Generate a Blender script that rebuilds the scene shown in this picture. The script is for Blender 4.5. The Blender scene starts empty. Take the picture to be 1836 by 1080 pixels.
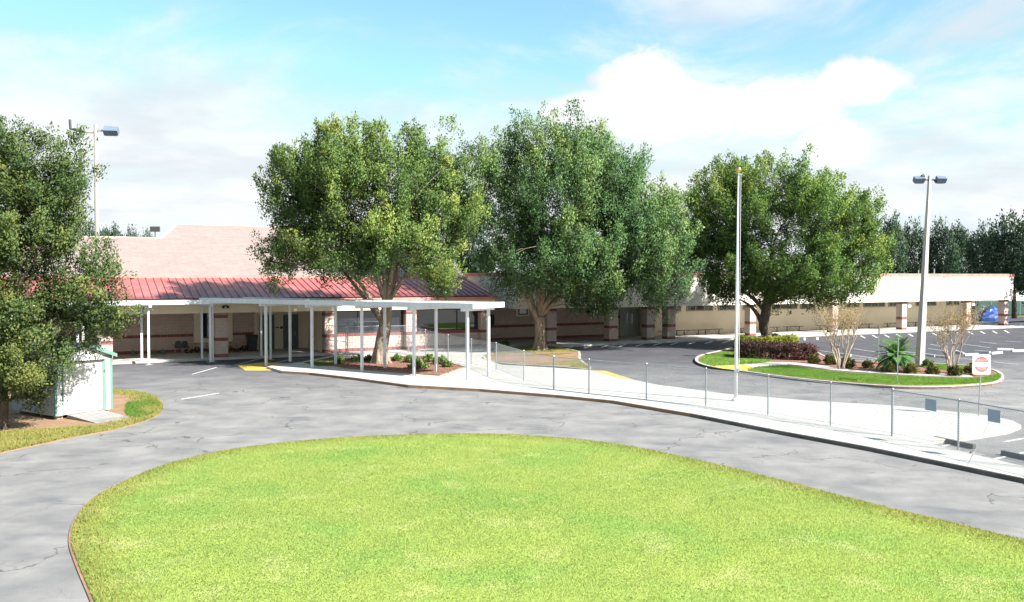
import bpy, math, random
import numpy as np
from mathutils import Vector, Matrix
random.seed(7); RNG = np.random.default_rng(7)
S = bpy.context.scene; COL = S.collection
# ------------------------------------------------------------------ camera, sky, sun, exposure
F, CX, CY, HOR, CAMH = 1550.0, 918.0, 540.0, 498.0, 5.0
PITCH = math.atan((CY - HOR) / F)
cam_d = bpy.data.cameras.new('camera'); cam = bpy.data.objects.new('camera', cam_d); COL.objects.link(cam)
cam_d.sensor_width = 36; cam_d.lens = 36 * F / 1836; cam_d.clip_start = .1; cam_d.clip_end = 4000
cam.location = (0, 0, CAMH); cam.rotation_euler = (math.pi / 2 - PITCH, 0, 0); S.camera = cam
S.render.resolution_x, S.render.resolution_y = 1024, 602
SUN_AZ, SUN_EL = math.radians(-33), math.radians(38)          # azimuth from +X
sdir = Vector((math.cos(SUN_AZ) * math.cos(SUN_EL), math.sin(SUN_AZ) * math.cos(SUN_EL), math.sin(SUN_EL)))
sl = bpy.data.lights.new('sun', 'SUN'); sl.energy = 5.0; sl.angle = math.radians(.6); sl.color = (1, .975, .93)
so = bpy.data.objects.new('sun', sl); COL.objects.link(so); so.rotation_euler = sdir.to_track_quat('Z', 'Y').to_euler()
S.view_settings.view_transform = 'Standard'; S.view_settings.look = 'None'
S.view_settings.exposure = 1.5; S.view_settings.gamma = 1
W = bpy.data.worlds.new('World'); S.world = W; W.use_nodes = True


def build_world():
    nt = W.node_tree; N = nt.nodes; L = nt.links; N.clear()

    def nd(t, **k):
        n = N.new(t)
        for a, b in k.items(): setattr(n, a, b)
        return n

    def mth(op, a, b=None, c=None, clamp=False):
        n = nd('ShaderNodeMath', operation=op, use_clamp=clamp)
        for i, v in enumerate((a, b, c)):
            if v is None: continue
            if isinstance(v, (int, float)): n.inputs[i].default_value = v
            else: L.new(v, n.inputs[i])
        return n.outputs[0]

    def sm(v, lo, hi, a=0., b=1.):
        n = nd('ShaderNodeMapRange', interpolation_type='SMOOTHSTEP')
        for i, q in enumerate((v, lo, hi, a, b)):
            if isinstance(q, (int, float)): n.inputs[i].default_value = q
            else: L.new(q, n.inputs[i])
        return n.outputs[0]
    out = nd('ShaderNodeOutputWorld'); bg = nd('ShaderNodeBackground'); L.new(bg.outputs[0], out.inputs[0])
    sky = nd('ShaderNodeTexSky', sky_type='NISHITA', sun_disc=False)
    sky.sun_elevation = SUN_EL; sky.sun_rotation = math.atan2(math.cos(SUN_AZ), math.sin(SUN_AZ))
    sky.air_density = 1.0; sky.dust_density = .6; sky.ozone_density = 1.5
    tc = nd('ShaderNodeTexCoord'); sx = nd('ShaderNodeSeparateXYZ'); L.new(tc.outputs['Generated'], sx.inputs[0])
    x, y, z = sx.outputs
    el = mth('ARCSINE', z); az = mth('ARCTAN2', x, y)
    # layered cloud sheet, flattened towards the horizon
    den = mth('ADD', mth('MAXIMUM', z, 0.0), .16)
    cb = nd('ShaderNodeCombineXYZ'); L.new(mth('DIVIDE', x, den), cb.inputs[0]); L.new(mth('DIVIDE', y, den), cb.inputs[1])
    cb.inputs[2].default_value = 3.7
    n1 = nd('ShaderNodeTexNoise'); n1.inputs['Scale'].default_value = 1.05; n1.inputs['Detail'].default_value = 7
    n1.inputs['Roughness'].default_value = .62; n1.inputs['Distortion'].default_value = .5
    L.new(cb.outputs[0], n1.inputs['Vector'])
    cover = sm(el, .06, .42, .18, -.015)
    c1 = sm(mth('ADD', n1.outputs[0], cover), .47, .72)
    # cumulus heaps, in azimuth / elevation
    cb2 = nd('ShaderNodeCombineXYZ'); L.new(az, cb2.inputs[0]); L.new(mth('MULTIPLY', el, 1.5), cb2.inputs[1])
    n2 = nd('ShaderNodeTexNoise'); n2.inputs['Scale'].default_value = 10; n2.inputs['Detail'].default_value = 9
    n2.inputs['Roughness'].default_value = .66; n2.inputs['Distortion'].default_value = .35; L.new(cb2.outputs[0], n2.inputs['Vector'])
    dn = mth('MULTIPLY', mth('SUBTRACT', n2.outputs[0], .5), 2.3)
    acc = None
    for (a0, e0, ra, re) in ((.155, .205, .085, .058), (.20, .185, .14, .05), (.29, .187, .12, .042), (.385, .205, .06, .034), (.09, .188, .07, .032),
                             (.36, .145, .055, .035), (.62, .165, .06, .05), 
                             (-.9, .2, .2, .06), (.95, .2, .2, .06), (1.5, .22, .25, .06),
                             (-1.6, .2, .3, .06), (2.3, .2, .3, .06), (-2.4, .22, .3, .06)):
        da = mth('DIVIDE', mth('SUBTRACT', az, a0), ra); de = mth('DIVIDE', mth('SUBTRACT', el, e0), re)
        r = mth('SQRT', mth('ADD', mth('MULTIPLY', da, da), mth('MULTIPLY', de, de)))
        v = mth('SUBTRACT', 1.0, r)
        acc = v if acc is None else mth('MAXIMUM', acc, v)
    c2 = sm(mth('ADD', mth('MULTIPLY', acc, 1.5), dn), .0, .6)
    mask = mth('MAXIMUM', mth('MULTIPLY', c1, .8), mth('MULTIPLY', c2, .97))
    # cloud body: white, greyer where thick
    n3 = nd('ShaderNodeTexNoise'); n3.inputs['Scale'].default_value = 2.2; n3.inputs['Detail'].default_value = 6
    L.new(cb.outputs[0], n3.inputs['Vector'])
    shade = mth('MULTIPLY', sm(n3.outputs[0], .38, .64, 0, .8), mth('SUBTRACT', 1.0, mth('MULTIPLY', sm(acc, .05, .45), .85)))
    cm = nd('ShaderNodeMix', data_type='RGBA'); L.new(shade, cm.inputs['Factor'])
    cm.inputs['A'].default_value = (5.0, 5.1, 5.15, 1); cm.inputs['B'].default_value = (3.65, 3.85, 4.2, 1)
    lift = nd('ShaderNodeMix', data_type='RGBA', blend_type='MULTIPLY'); lift.inputs['Factor'].default_value = 1
    L.new(sky.outputs[0], lift.inputs['A']); lift.inputs['B'].default_value = (1.06, 1.30, 1.13, 1)
    cap = nd('ShaderNodeMix', data_type='RGBA', blend_type='DARKEN'); cap.inputs['Factor'].default_value = 1
    L.new(lift.outputs['Result'], cap.inputs['A']); cap.inputs['B'].default_value = (4.05, 4.6, 4.8, 1)
    mx = nd('ShaderNodeMix', data_type='RGBA'); L.new(mask, mx.inputs['Factor'])
    L.new(cap.outputs['Result'], mx.inputs['A']); L.new(cm.outputs['Result'], mx.inputs['B'])
    L.new(mx.outputs['Result'], bg.inputs[0]); bg.inputs[1].default_value = .074


build_world()
# ------------------------------------------------------------------ helpers


def px(x, y, z=0.0):
    """photo pixel -> point on the horizontal plane at height z"""
    a, b = (x - CX) / F, (CY - y) / F
    dy = math.cos(PITCH) + b * math.sin(PITCH); dz = -math.sin(PITCH) + b * math.cos(PITCH)
    k = (z - CAMH) / dz
    return Vector((a * k, dy * k, z))


def pz(x, y, d):
    """photo pixel -> point at ground distance d"""
    a, b = (x - CX) / F, (CY - y) / F
    dy = math.cos(PITCH) + b * math.sin(PITCH); dz = -math.sin(PITCH) + b * math.cos(PITCH)
    k = d / dy
    return Vector((a * k, d, CAMH + dz * k))


P0 = px(395, 640, .13); P1 = px(1800, 583.6, .13)
FA = math.atan2(P1.y - P0.y, P1.x - P0.x); FU = Vector((math.cos(FA), math.sin(FA), 0)); FN = Vector((-math.sin(FA), math.cos(FA), 0))


def tcol(x, w):
    """photo column -> distance along the facade on the plane w metres behind the pillars"""
    k = (x - CX) / F
    return (k * (P0.y + w * FU.x) - (P0.x - w * FU.y)) / (FU.x - k * FU.y)


def bw(t, w, z=0.0):
    p = P0 + FU * t + FN * w; return Vector((p.x, p.y, z))


def link(o, parent=None):
    COL.objects.link(o)
    if parent is not None: o.parent = parent
    return o


def tag(o, label=None, cat=None, group=None, kind=None):
    if label: o['label'] = label
    if cat: o['category'] = cat
    if group: o['group'] = group
    if kind: o['kind'] = kind
    return o


def empty(name, loc=(0, 0, 0), rz=0., label=None, cat=None, group=None):
    o = bpy.data.objects.new(name, None); o.location = loc; o.rotation_euler = (0, 0, rz); o.empty_display_size = .2
    link(o); return tag(o, label, cat, group)


class MB:
    def __init__(s): s.v = []; s.f = []

    def box(s, x0, x1, y0, y1, z0, z1):
        b = len(s.v)
        s.v += [(x0, y0, z0), (x1, y0, z0), (x1, y1, z0), (x0, y1, z0), (x0, y0, z1), (x1, y0, z1), (x1, y1, z1), (x0, y1, z1)]
        s.f += [tuple(b + i for i in q) for q in ((3, 2, 1, 0), (4, 5, 6, 7), (0, 1, 5, 4), (1, 2, 6, 5), (2, 3, 7, 6), (3, 0, 4, 7))]
        return s

    def bbox(s, x0, x1, y0, y1, z0, z1, c=.01):
        """box with its front (-y) and top edges chamfered"""
        b = len(s.v)
        s.v += [(x0, y1, z0), (x1, y1, z0), (x1, y1, z1), (x0, y1, z1),
                (x0, y0 + c, z0), (x1, y0 + c, z0), (x1, y0 + c, z1), (x0, y0 + c, z1),
                (x0 + c, y0, z0 + c), (x1 - c, y0, z0 + c), (x1 - c, y0, z1 - c), (x0 + c, y0, z1 - c)]
        for q in ((3, 2, 1, 0)[::-1], (0, 1, 5, 4), (1, 2, 6, 5), (2, 3, 7, 6), (3, 0, 4, 7), (4, 5, 9, 8), (5, 6, 10, 9), (6, 7, 11, 10), (7, 4, 8, 11), (8, 9, 10, 11)):
            s.f.append(tuple(b + i for i in q))
        return s

    def beam(s, p, q, w, h, up=Vector((0, 0, 1)), w2=None, h2=None):
        p, q = Vector(p), Vector(q); d = (q - p).normalized()
        a = d.cross(up)
        if a.length < 1e-4: a = Vector((1, 0, 0))
        a.normalize(); c = a.cross(d).normalized(); b = len(s.v)
        w2 = w if w2 is None else w2; h2 = h if h2 is None else h2
        for (o, ww, hh) in ((p, w, h), (q, w2, h2)):
            for (i, j) in ((-1, -1), (1, -1), (1, 1), (-1, 1)): s.v.append(tuple(o + a * i * ww / 2 + c * j * hh / 2))
        s.f += [tuple(b + i for i in k) for k in ((3, 2, 1, 0), (4, 5, 6, 7), (0, 1, 5, 4), (1, 2, 6, 5), (2, 3, 7, 6), (3, 0, 4, 7))]
        return s

    def tube(s, pts, rad, n=8, cap=True):
        pts = [Vector(p) for p in pts]; b = len(s.v); m = len(pts)
        if isinstance(rad, (int, float)): rad = [rad] * m
        ref = Vector((.13, .97, .2)).normalized()
        for i, p in enumerate(pts):
            d = (pts[min(i + 1, m - 1)] - pts[max(i - 1, 0)]).normalized()
            a = d.cross(ref)
            if a.length < .05: a = d.cross(Vector((1, 0, 0)))
            a.normalize(); c = d.cross(a)
            for k in range(n):
                t = 2 * math.pi * k / n; s.v.append(tuple(p + (a * math.cos(t) + c * math.sin(t)) * rad[i]))
        for i in range(m - 1):
            for k in range(n):
                k2 = (k + 1) % n; s.f.append((b + i * n + k, b + i * n + k2, b + (i + 1) * n + k2, b + (i + 1) * n + k))
        if cap:
            s.f.append(tuple(b + k for k in range(n))[::-1]); s.f.append(tuple(b + (m - 1) * n + k for k in range(n)))
        return s

    def prism(s, poly, z0, z1):
        n = len(poly); b = len(s.v)
        ar = sum(poly[i][0] * poly[(i + 1) % n][1] - poly[(i + 1) % n][0] * poly[i][1] for i in range(n))
        if ar < 0: poly = poly[::-1]
        s.v += [(p[0], p[1], z0) for p in poly] + [(p[0], p[1], z1) for p in poly]
        s.f.append(tuple(b + i for i in range(n))[::-1]); s.f.append(tuple(b + n + i for i in range(n)))
        for i in range(n): j = (i + 1) % n; s.f.append((b + i, b + j, b + n + j, b + n + i))
        return s

    def ext(s, poly3, vec):
        """polygon of 3-D points swept along vec"""
        n = len(poly3); b = len(s.v); v = Vector(vec)
        s.v += [tuple(p) for p in poly3] + [tuple(Vector(p) + v) for p in poly3]
        s.f.append(tuple(b + i for i in range(n))[::-1]); s.f.append(tuple(b + n + i for i in range(n)))
        for i in range(n): j = (i + 1) % n; s.f.append((b + i, b + j, b + n + j, b + n + i))
        return s

    def sphere(s, c, r, n=10, m=6, sz=1):
        b = len(s.v)
        for i in range(m + 1):
            t = math.pi * i / m
            for k in range(n):
                a = 2 * math.pi * k / n
                s.v.append((c[0] + r * math.sin(t) * math.cos(a), c[1] + r * math.sin(t) * math.sin(a), c[2] + r * sz * math.cos(t)))
        for i in range(m):
            for k in range(n):
                k2 = (k + 1) % n; s.f.append((b + i * n + k, b + (i + 1) * n + k, b + (i + 1) * n + k2, b + i * n + k2))
        return s

    def mesh(s, name, mat, smooth=False):
        me = bpy.data.meshes.new(name); me.from_pydata(s.v, [], s.f); me.update()
        if mat: me.materials.append(mat)
        if smooth:
            for p in me.polygons: p.use_smooth = True
        return me

    def build(s, name, mat, parent=None, smooth=False, fix=True):
        me = s.mesh(name, mat, smooth)
        if fix:
            import bmesh
            bm = bmesh.new(); bm.from_mesh(me); bmesh.ops.recalc_face_normals(bm, faces=bm.faces); bm.to_mesh(me); bm.free()
        return link(bpy.data.objects.new(name, me), parent)


def inst(me, name, parent=None, loc=(0, 0, 0), rz=0., sc=None):
    o = bpy.data.objects.new(name, me); o.location = loc; o.rotation_euler = (0, 0, rz)
    if sc: o.scale = sc
    return link(o, parent)


def copy_tree(o, parent=None):
    c = o.copy(); COL.objects.link(c); c.parent = parent
    for ch in list(o.children): copy_tree(ch, c)
    return c


def struct(o): o['kind'] = 'structure'; return o


# ------------------------------------------------------------------ materials
def mat(name, c1, c2=None, scale=3., rough=.8, bump=0., bscale=60., metal=0., spec=.4, detail=5., extra=None, contrast=(.35, .65), up=None, stretch=None):
    m = bpy.data.materials.new(name); m.use_nodes = True; nt = m.node_tree; N = nt.nodes; L = nt.links
    b = N['Principled BSDF']; b.inputs['Roughness'].default_value = rough; b.inputs['Metallic'].default_value = metal
    b.inputs['Specular IOR Level'].default_value = spec
    c1 = (*c1, 1); c2 = (*c2, 1) if c2 else tuple(v * .82 for v in c1[:3]) + (1,)
    g = N.new('ShaderNodeNewGeometry'); vec = g.outputs['Position']
    if stretch:
        mp = N.new('ShaderNodeMapping'); mp.inputs['Scale'].default_value = stretch; L.new(vec, mp.inputs[0]); vec = mp.outputs[0]
    n = N.new('ShaderNodeTexNoise'); n.inputs['Scale'].default_value = scale; n.inputs['Detail'].default_value = detail
    n.inputs['Roughness'].default_value = .62; L.new(vec, n.inputs['Vector'])
    r = N.new('ShaderNodeMapRange'); r.inputs[1].default_value, r.inputs[2].default_value = contrast; L.new(n.outputs[0], r.inputs[0])
    mx = N.new('ShaderNodeMix'); mx.data_type = 'RGBA'; L.new(r.outputs[0], mx.inputs['Factor'])
    mx.inputs['A'].default_value = c1; mx.inputs['B'].default_value = c2
    col = mx.outputs['Result']
    if extra: col = extra(N, L, g.outputs['Position'], col)
    L.new(col, b.inputs['Base Color'])
    if bump:
        n2 = N.new('ShaderNodeTexNoise'); n2.inputs['Scale'].default_value = bscale; n2.inputs['Detail'].default_value = 4
        L.new(vec, n2.inputs['Vector']); bp = N.new('ShaderNodeBump'); bp.inputs['Strength'].default_value = bump
        bp.inputs['Distance'].default_value = .02; L.new(n2.outputs[0], bp.inputs['Height']); L.new(bp.outputs[0], b.inputs['Normal'])
    return m


def mixin(N, L, fac, a, b, mode='MIX'):
    mx = N.new('ShaderNodeMix'); mx.data_type = 'RGBA'; mx.blend_type = mode
    for k, v in (('Factor', fac), ('A', a), ('B', b)):
        if isinstance(v, (tuple, float, int)): mx.inputs[k].default_value = v
        else: L.new(v, mx.inputs[k])
    return mx.outputs['Result']


def rng(N, L, v, lo, hi, a=0., b=1., smooth=True):
    r = N.new('ShaderNodeMapRange')
    if smooth: r.interpolation_type = 'SMOOTHSTEP'
    L.new(v, r.inputs[0])
    for i, q in enumerate((lo, hi, a, b)): r.inputs[i + 1].default_value = q
    return r.outputs[0]


def mathn(N, L, op, a, b=None):
    n = N.new('ShaderNodeMath'); n.operation = op
    for i, v in enumerate((a, b)):
        if v is None: continue
        if isinstance(v, (int, float)): n.inputs[i].default_value = v
        else: L.new(v, n.inputs[i])
    return n.outputs[0]


def noise(N, L, pos, scale, detail=4., stretch=None, rot=None, dist=0.):
    vec = pos
    if stretch:
        mp = N.new('ShaderNodeMapping'); mp.inputs['Scale'].default_value = stretch
        if rot: mp.inputs['Rotation'].default_value = (0, 0, rot)
        L.new(pos, mp.inputs[0]); vec = mp.outputs[0]
    n = N.new('ShaderNodeTexNoise'); n.inputs['Scale'].default_value = scale; n.inputs['Detail'].default_value = detail
    n.inputs['Distortion'].default_value = dist
    L.new(vec, n.inputs['Vector']); return n.outputs[0]


def asphalt_extra(N, L, pos, col):
    sx = N.new('ShaderNodeSeparateXYZ'); L.new(pos, sx.inputs[0])
    # newer dark surfacing towards the building, worn grey on the drive round the lawn
    q = mathn(N, L, 'ADD', mathn(N, L, 'SUBTRACT', sx.outputs[1], mathn(N, L, 'MULTIPLY', sx.outputs[0], .12)),
              mathn(N, L, 'MULTIPLY', mathn(N, L, 'SUBTRACT', noise(N, L, pos, .22, 5), .5), 18.0))
    col = mixin(N, L, rng(N, L, q, 33, 57), col, (.068, .066, .076, 1))
    # patches, tyre-dark streaks and pale wash
    col = mixin(N, L, rng(N, L, noise(N, L, pos, .5, 6, (1, 1.9, 1), .5), .53, .74, 0, .7), col, (.105, .110, .122, 1))
    col = mixin(N, L, rng(N, L, noise(N, L, pos, .9, 5, (.5, 1.5, 1), -.4), .56, .75, 0, .4), col, mixin(N, L, .45, col, (.42, .40, .37, 1)))
    col = mixin(N, L, rng(N, L, noise(N, L, pos, 90, 2), .35, .7, 0, .35), col, mixin(N, L, .5, col, (.03, .03, .03, 1)))
    # cracks
    wob = N.new('ShaderNodeVectorMath'); wob.operation = 'ADD'
    nz = N.new('ShaderNodeTexNoise'); nz.inputs['Scale'].default_value = 1.1; nz.inputs['Detail'].default_value = 6; L.new(pos, nz.inputs['Vector'])
    ml = N.new('ShaderNodeVectorMath'); ml.operation = 'SCALE'; ml.inputs['Scale'].default_value = 1.5; L.new(nz.outputs['Color'], ml.inputs[0])
    L.new(pos, wob.inputs[0]); L.new(ml.outputs[0], wob.inputs[1])
    for sc, wd, st in ((.30, .009, .75), (.75, .007, .35)):
        vo = N.new('ShaderNodeTexVoronoi'); vo.feature = 'DISTANCE_TO_EDGE'; vo.inputs['Scale'].default_value = sc; L.new(wob.outputs[0], vo.inputs['Vector'])
        cr = rng(N, L, vo.outputs['Distance'], wd * .35, wd, st, 0.)
        cr = mathn(N, L, 'MULTIPLY', cr, rng(N, L, noise(N, L, pos, .45, 3), .46, .57))
        col = mixin(N, L, cr, col, (.035, .034, .035, 1))
    return col


def grass_extra(N, L, pos, col):
    col = mixin(N, L, rng(N, L, noise(N, L, pos, .33, 5), .46, .68, 0, .8), col, (.18, .32, .07, 1))
    col = mixin(N, L, rng(N, L, noise(N, L, pos, .9, 5), .53, .72, 0, .7), col, (.40, .42, .15, 1))
    return mixin(N, L, rng(N, L, noise(N, L, pos, 2.6, 4), .5, .75, 0, .5), col, (.21, .32, .075, 1))


def concrete_extra(N, L, pos, col):
    col = mixin(N, L, rng(N, L, noise(N, L, pos, .35, 5), .5, .75, 0, .5), col, (.36, .34, .31, 1))
    return mixin(N, L, rng(N, L, noise(N, L, pos, 7, 5), .55, .8, 0, .35), col, (.27, .25, .22, 1))


def leaf_mat(name, dark, mid, hi, nscale=.35, transl=.3, upn=.0, namp=1.0):
    m = bpy.data.materials.new(name); m.use_nodes = True; nt = m.node_tree; N = nt.nodes; L = nt.links; N.clear()
    out = N.new('ShaderNodeOutputMaterial'); at = N.new('ShaderNodeAttribute'); at.attribute_name = 'rnd'
    g = N.new('ShaderNodeNewGeometry')
    v = mathn(N, L, 'ADD', mathn(N, L, 'MULTIPLY', at.outputs['Fac'], .75), mathn(N, L, 'MULTIPLY', mathn(N, L, 'SUBTRACT', noise(N, L, g.outputs['Position'], nscale, 4), .38 if namp == 1 else .46), namp))
    col = mixin(N, L, rng(N, L, v, 0, .5, smooth=False), (*dark, 1), (*mid, 1)); col = mixin(N, L, rng(N, L, v, .55, 1.0, smooth=False), col, (*hi, 1))
    d = N.new('ShaderNodeBsdfDiffuse'); t = N.new('ShaderNodeBsdfTranslucent'); gl = N.new('ShaderNodeBsdfGlossy'); gl.inputs['Roughness'].default_value = .6
    L.new(col, d.inputs[0]); tcn = mixin(N, L, 1., col, (1.25, 1.2, .55, 1), 'MULTIPLY'); L.new(tcn, t.inputs[0]); gl.inputs[0].default_value = (.8, .85, .9, 1)
    if upn:
        nm = N.new('ShaderNodeVectorMath'); nm.operation = 'SCALE'; nm.inputs['Scale'].default_value = 1 - upn; L.new(g.outputs['Normal'], nm.inputs[0])
        ad = N.new('ShaderNodeVectorMath'); ad.operation = 'ADD'; ad.inputs[1].default_value = (0, 0, upn); L.new(nm.outputs[0], ad.inputs[0])
        no = N.new('ShaderNodeVectorMath'); no.operation = 'NORMALIZE'; L.new(ad.outputs[0], no.inputs[0])
        L.new(no.outputs[0], d.inputs['Normal'])
    else:
        an = N.new('ShaderNodeAttribute'); an.attribute_name = 'nrm'; vt = N.new('ShaderNodeVectorTransform'); vt.vector_type = 'NORMAL'; vt.convert_from = 'OBJECT'; vt.convert_to = 'WORLD'
        L.new(an.outputs['Vector'], vt.inputs[0]); nm = N.new('ShaderNodeVectorMath'); nm.operation = 'SCALE'; nm.inputs['Scale'].default_value = .55; L.new(g.outputs['Normal'], nm.inputs[0])
        ad = N.new('ShaderNodeVectorMath'); ad.operation = 'ADD'; L.new(nm.outputs[0], ad.inputs[0]); L.new(vt.outputs[0], ad.inputs[1])
        no = N.new('ShaderNodeVectorMath'); no.operation = 'NORMALIZE'; L.new(ad.outputs[0], no.inputs[0]); L.new(no.outputs[0], d.inputs['Normal'])
    m1 = N.new('ShaderNodeMixShader'); m1.inputs[0].default_value = transl; L.new(d.outputs[0], m1.inputs[1]); L.new(t.outputs[0], m1.inputs[2])
    m2 = N.new('ShaderNodeMixShader'); m2.inputs[0].default_value = .018; L.new(m1.outputs[0], m2.inputs[1]); L.new(gl.outputs[0], m2.inputs[2])
    L.new(m2.outputs[0], out.inputs[0]); return m


def brick_extra(bwid, bh, c_joint, red=None, z0=.13):
    """coursed block too far off to build piece by piece; red = list of (z0, z1) dark red courses"""
    def f(N, L, pos, col):
        mp = N.new('ShaderNodeMapping'); mp.vector_type = 'TEXTURE'; mp.inputs['Rotation'].default_value = (0, 0, FA); mp.inputs['Location'].default_value = (P0.x, P0.y, z0); L.new(pos, mp.inputs[0])
        s = N.new('ShaderNodeSeparateXYZ'); L.new(mp.outputs[0], s.inputs[0])
        cb = N.new('ShaderNodeCombineXYZ'); L.new(mathn(N, L, 'ADD', s.outputs[0], s.outputs[1]), cb.inputs[0]); L.new(s.outputs[2], cb.inputs[1])
        if red:
            for (a, b) in red:
                fz = mathn(N, L, 'MULTIPLY', mathn(N, L, 'GREATER_THAN', s.outputs[2], a), mathn(N, L, 'LESS_THAN', s.outputs[2], b))
                col = mixin(N, L, fz, col, (.20, .075, .065, 1))
        br = N.new('ShaderNodeTexBrick'); br.inputs['Scale'].default_value = 1; br.inputs['Brick Width'].default_value = bwid; br.inputs['Row Height'].default_value = bh
        br.inputs['Mortar Size'].default_value = .008; L.new(cb.outputs[0], br.inputs['Vector'])
        return mixin(N, L, mathn(N, L, 'MULTIPLY', br.outputs['Fac'], .7), col, c_joint)
    return f


def shingle_extra(N, L, pos, col):
    mp = N.new('ShaderNodeMapping'); mp.vector_type = 'TEXTURE'; mp.inputs['Rotation'].default_value = (0, 0, FA); mp.inputs['Location'].default_value = (P0.x, P0.y, 0); L.new(pos, mp.inputs[0])
    br = N.new('ShaderNodeTexBrick'); br.inputs['Scale'].default_value = 1; br.inputs['Brick Width'].default_value = .9; br.inputs['Row Height'].default_value = .3
    br.inputs['Mortar Size'].default_value = .022; br.inputs['Color1'].default_value = (.9, .9, .9, 1); br.inputs['Color2'].default_value = (1.05, 1.03, 1.0, 1)
    br.inputs['Mortar'].default_value = (.84, .83, .83, 1); L.new(mp.outputs[0], br.inputs['Vector'])
    col = mixin(N, L, 1., col, br.outputs['Color'], 'MULTIPLY')
    return mixin(N, L, rng(N, L, noise(N, L, pos, .5, 6), .5, .75, 0, .35), col, (.20, .158, .148, 1))


def redroof_extra(N, L, pos, col):
    s = N.new('ShaderNodeSeparateXYZ'); L.new(pos, s.inputs[0])
    # algae and dirt gathered at the eave end of the pans
    e = mathn(N, L, 'ADD', s.outputs[2], mathn(N, L, 'MULTIPLY', mathn(N, L, 'SUBTRACT', noise(N, L, pos, 1.3, 6), .5), -1.6))
    col = mixin(N, L, rng(N, L, e, 3.75, 4.4, .7, 0.), col, (.12, .03, .03, 1))
    return mixin(N, L, rng(N, L, noise(N, L, pos, .6, 5), .5, .7, 0, .5), col, (.42, .175, .16, 1))


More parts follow.
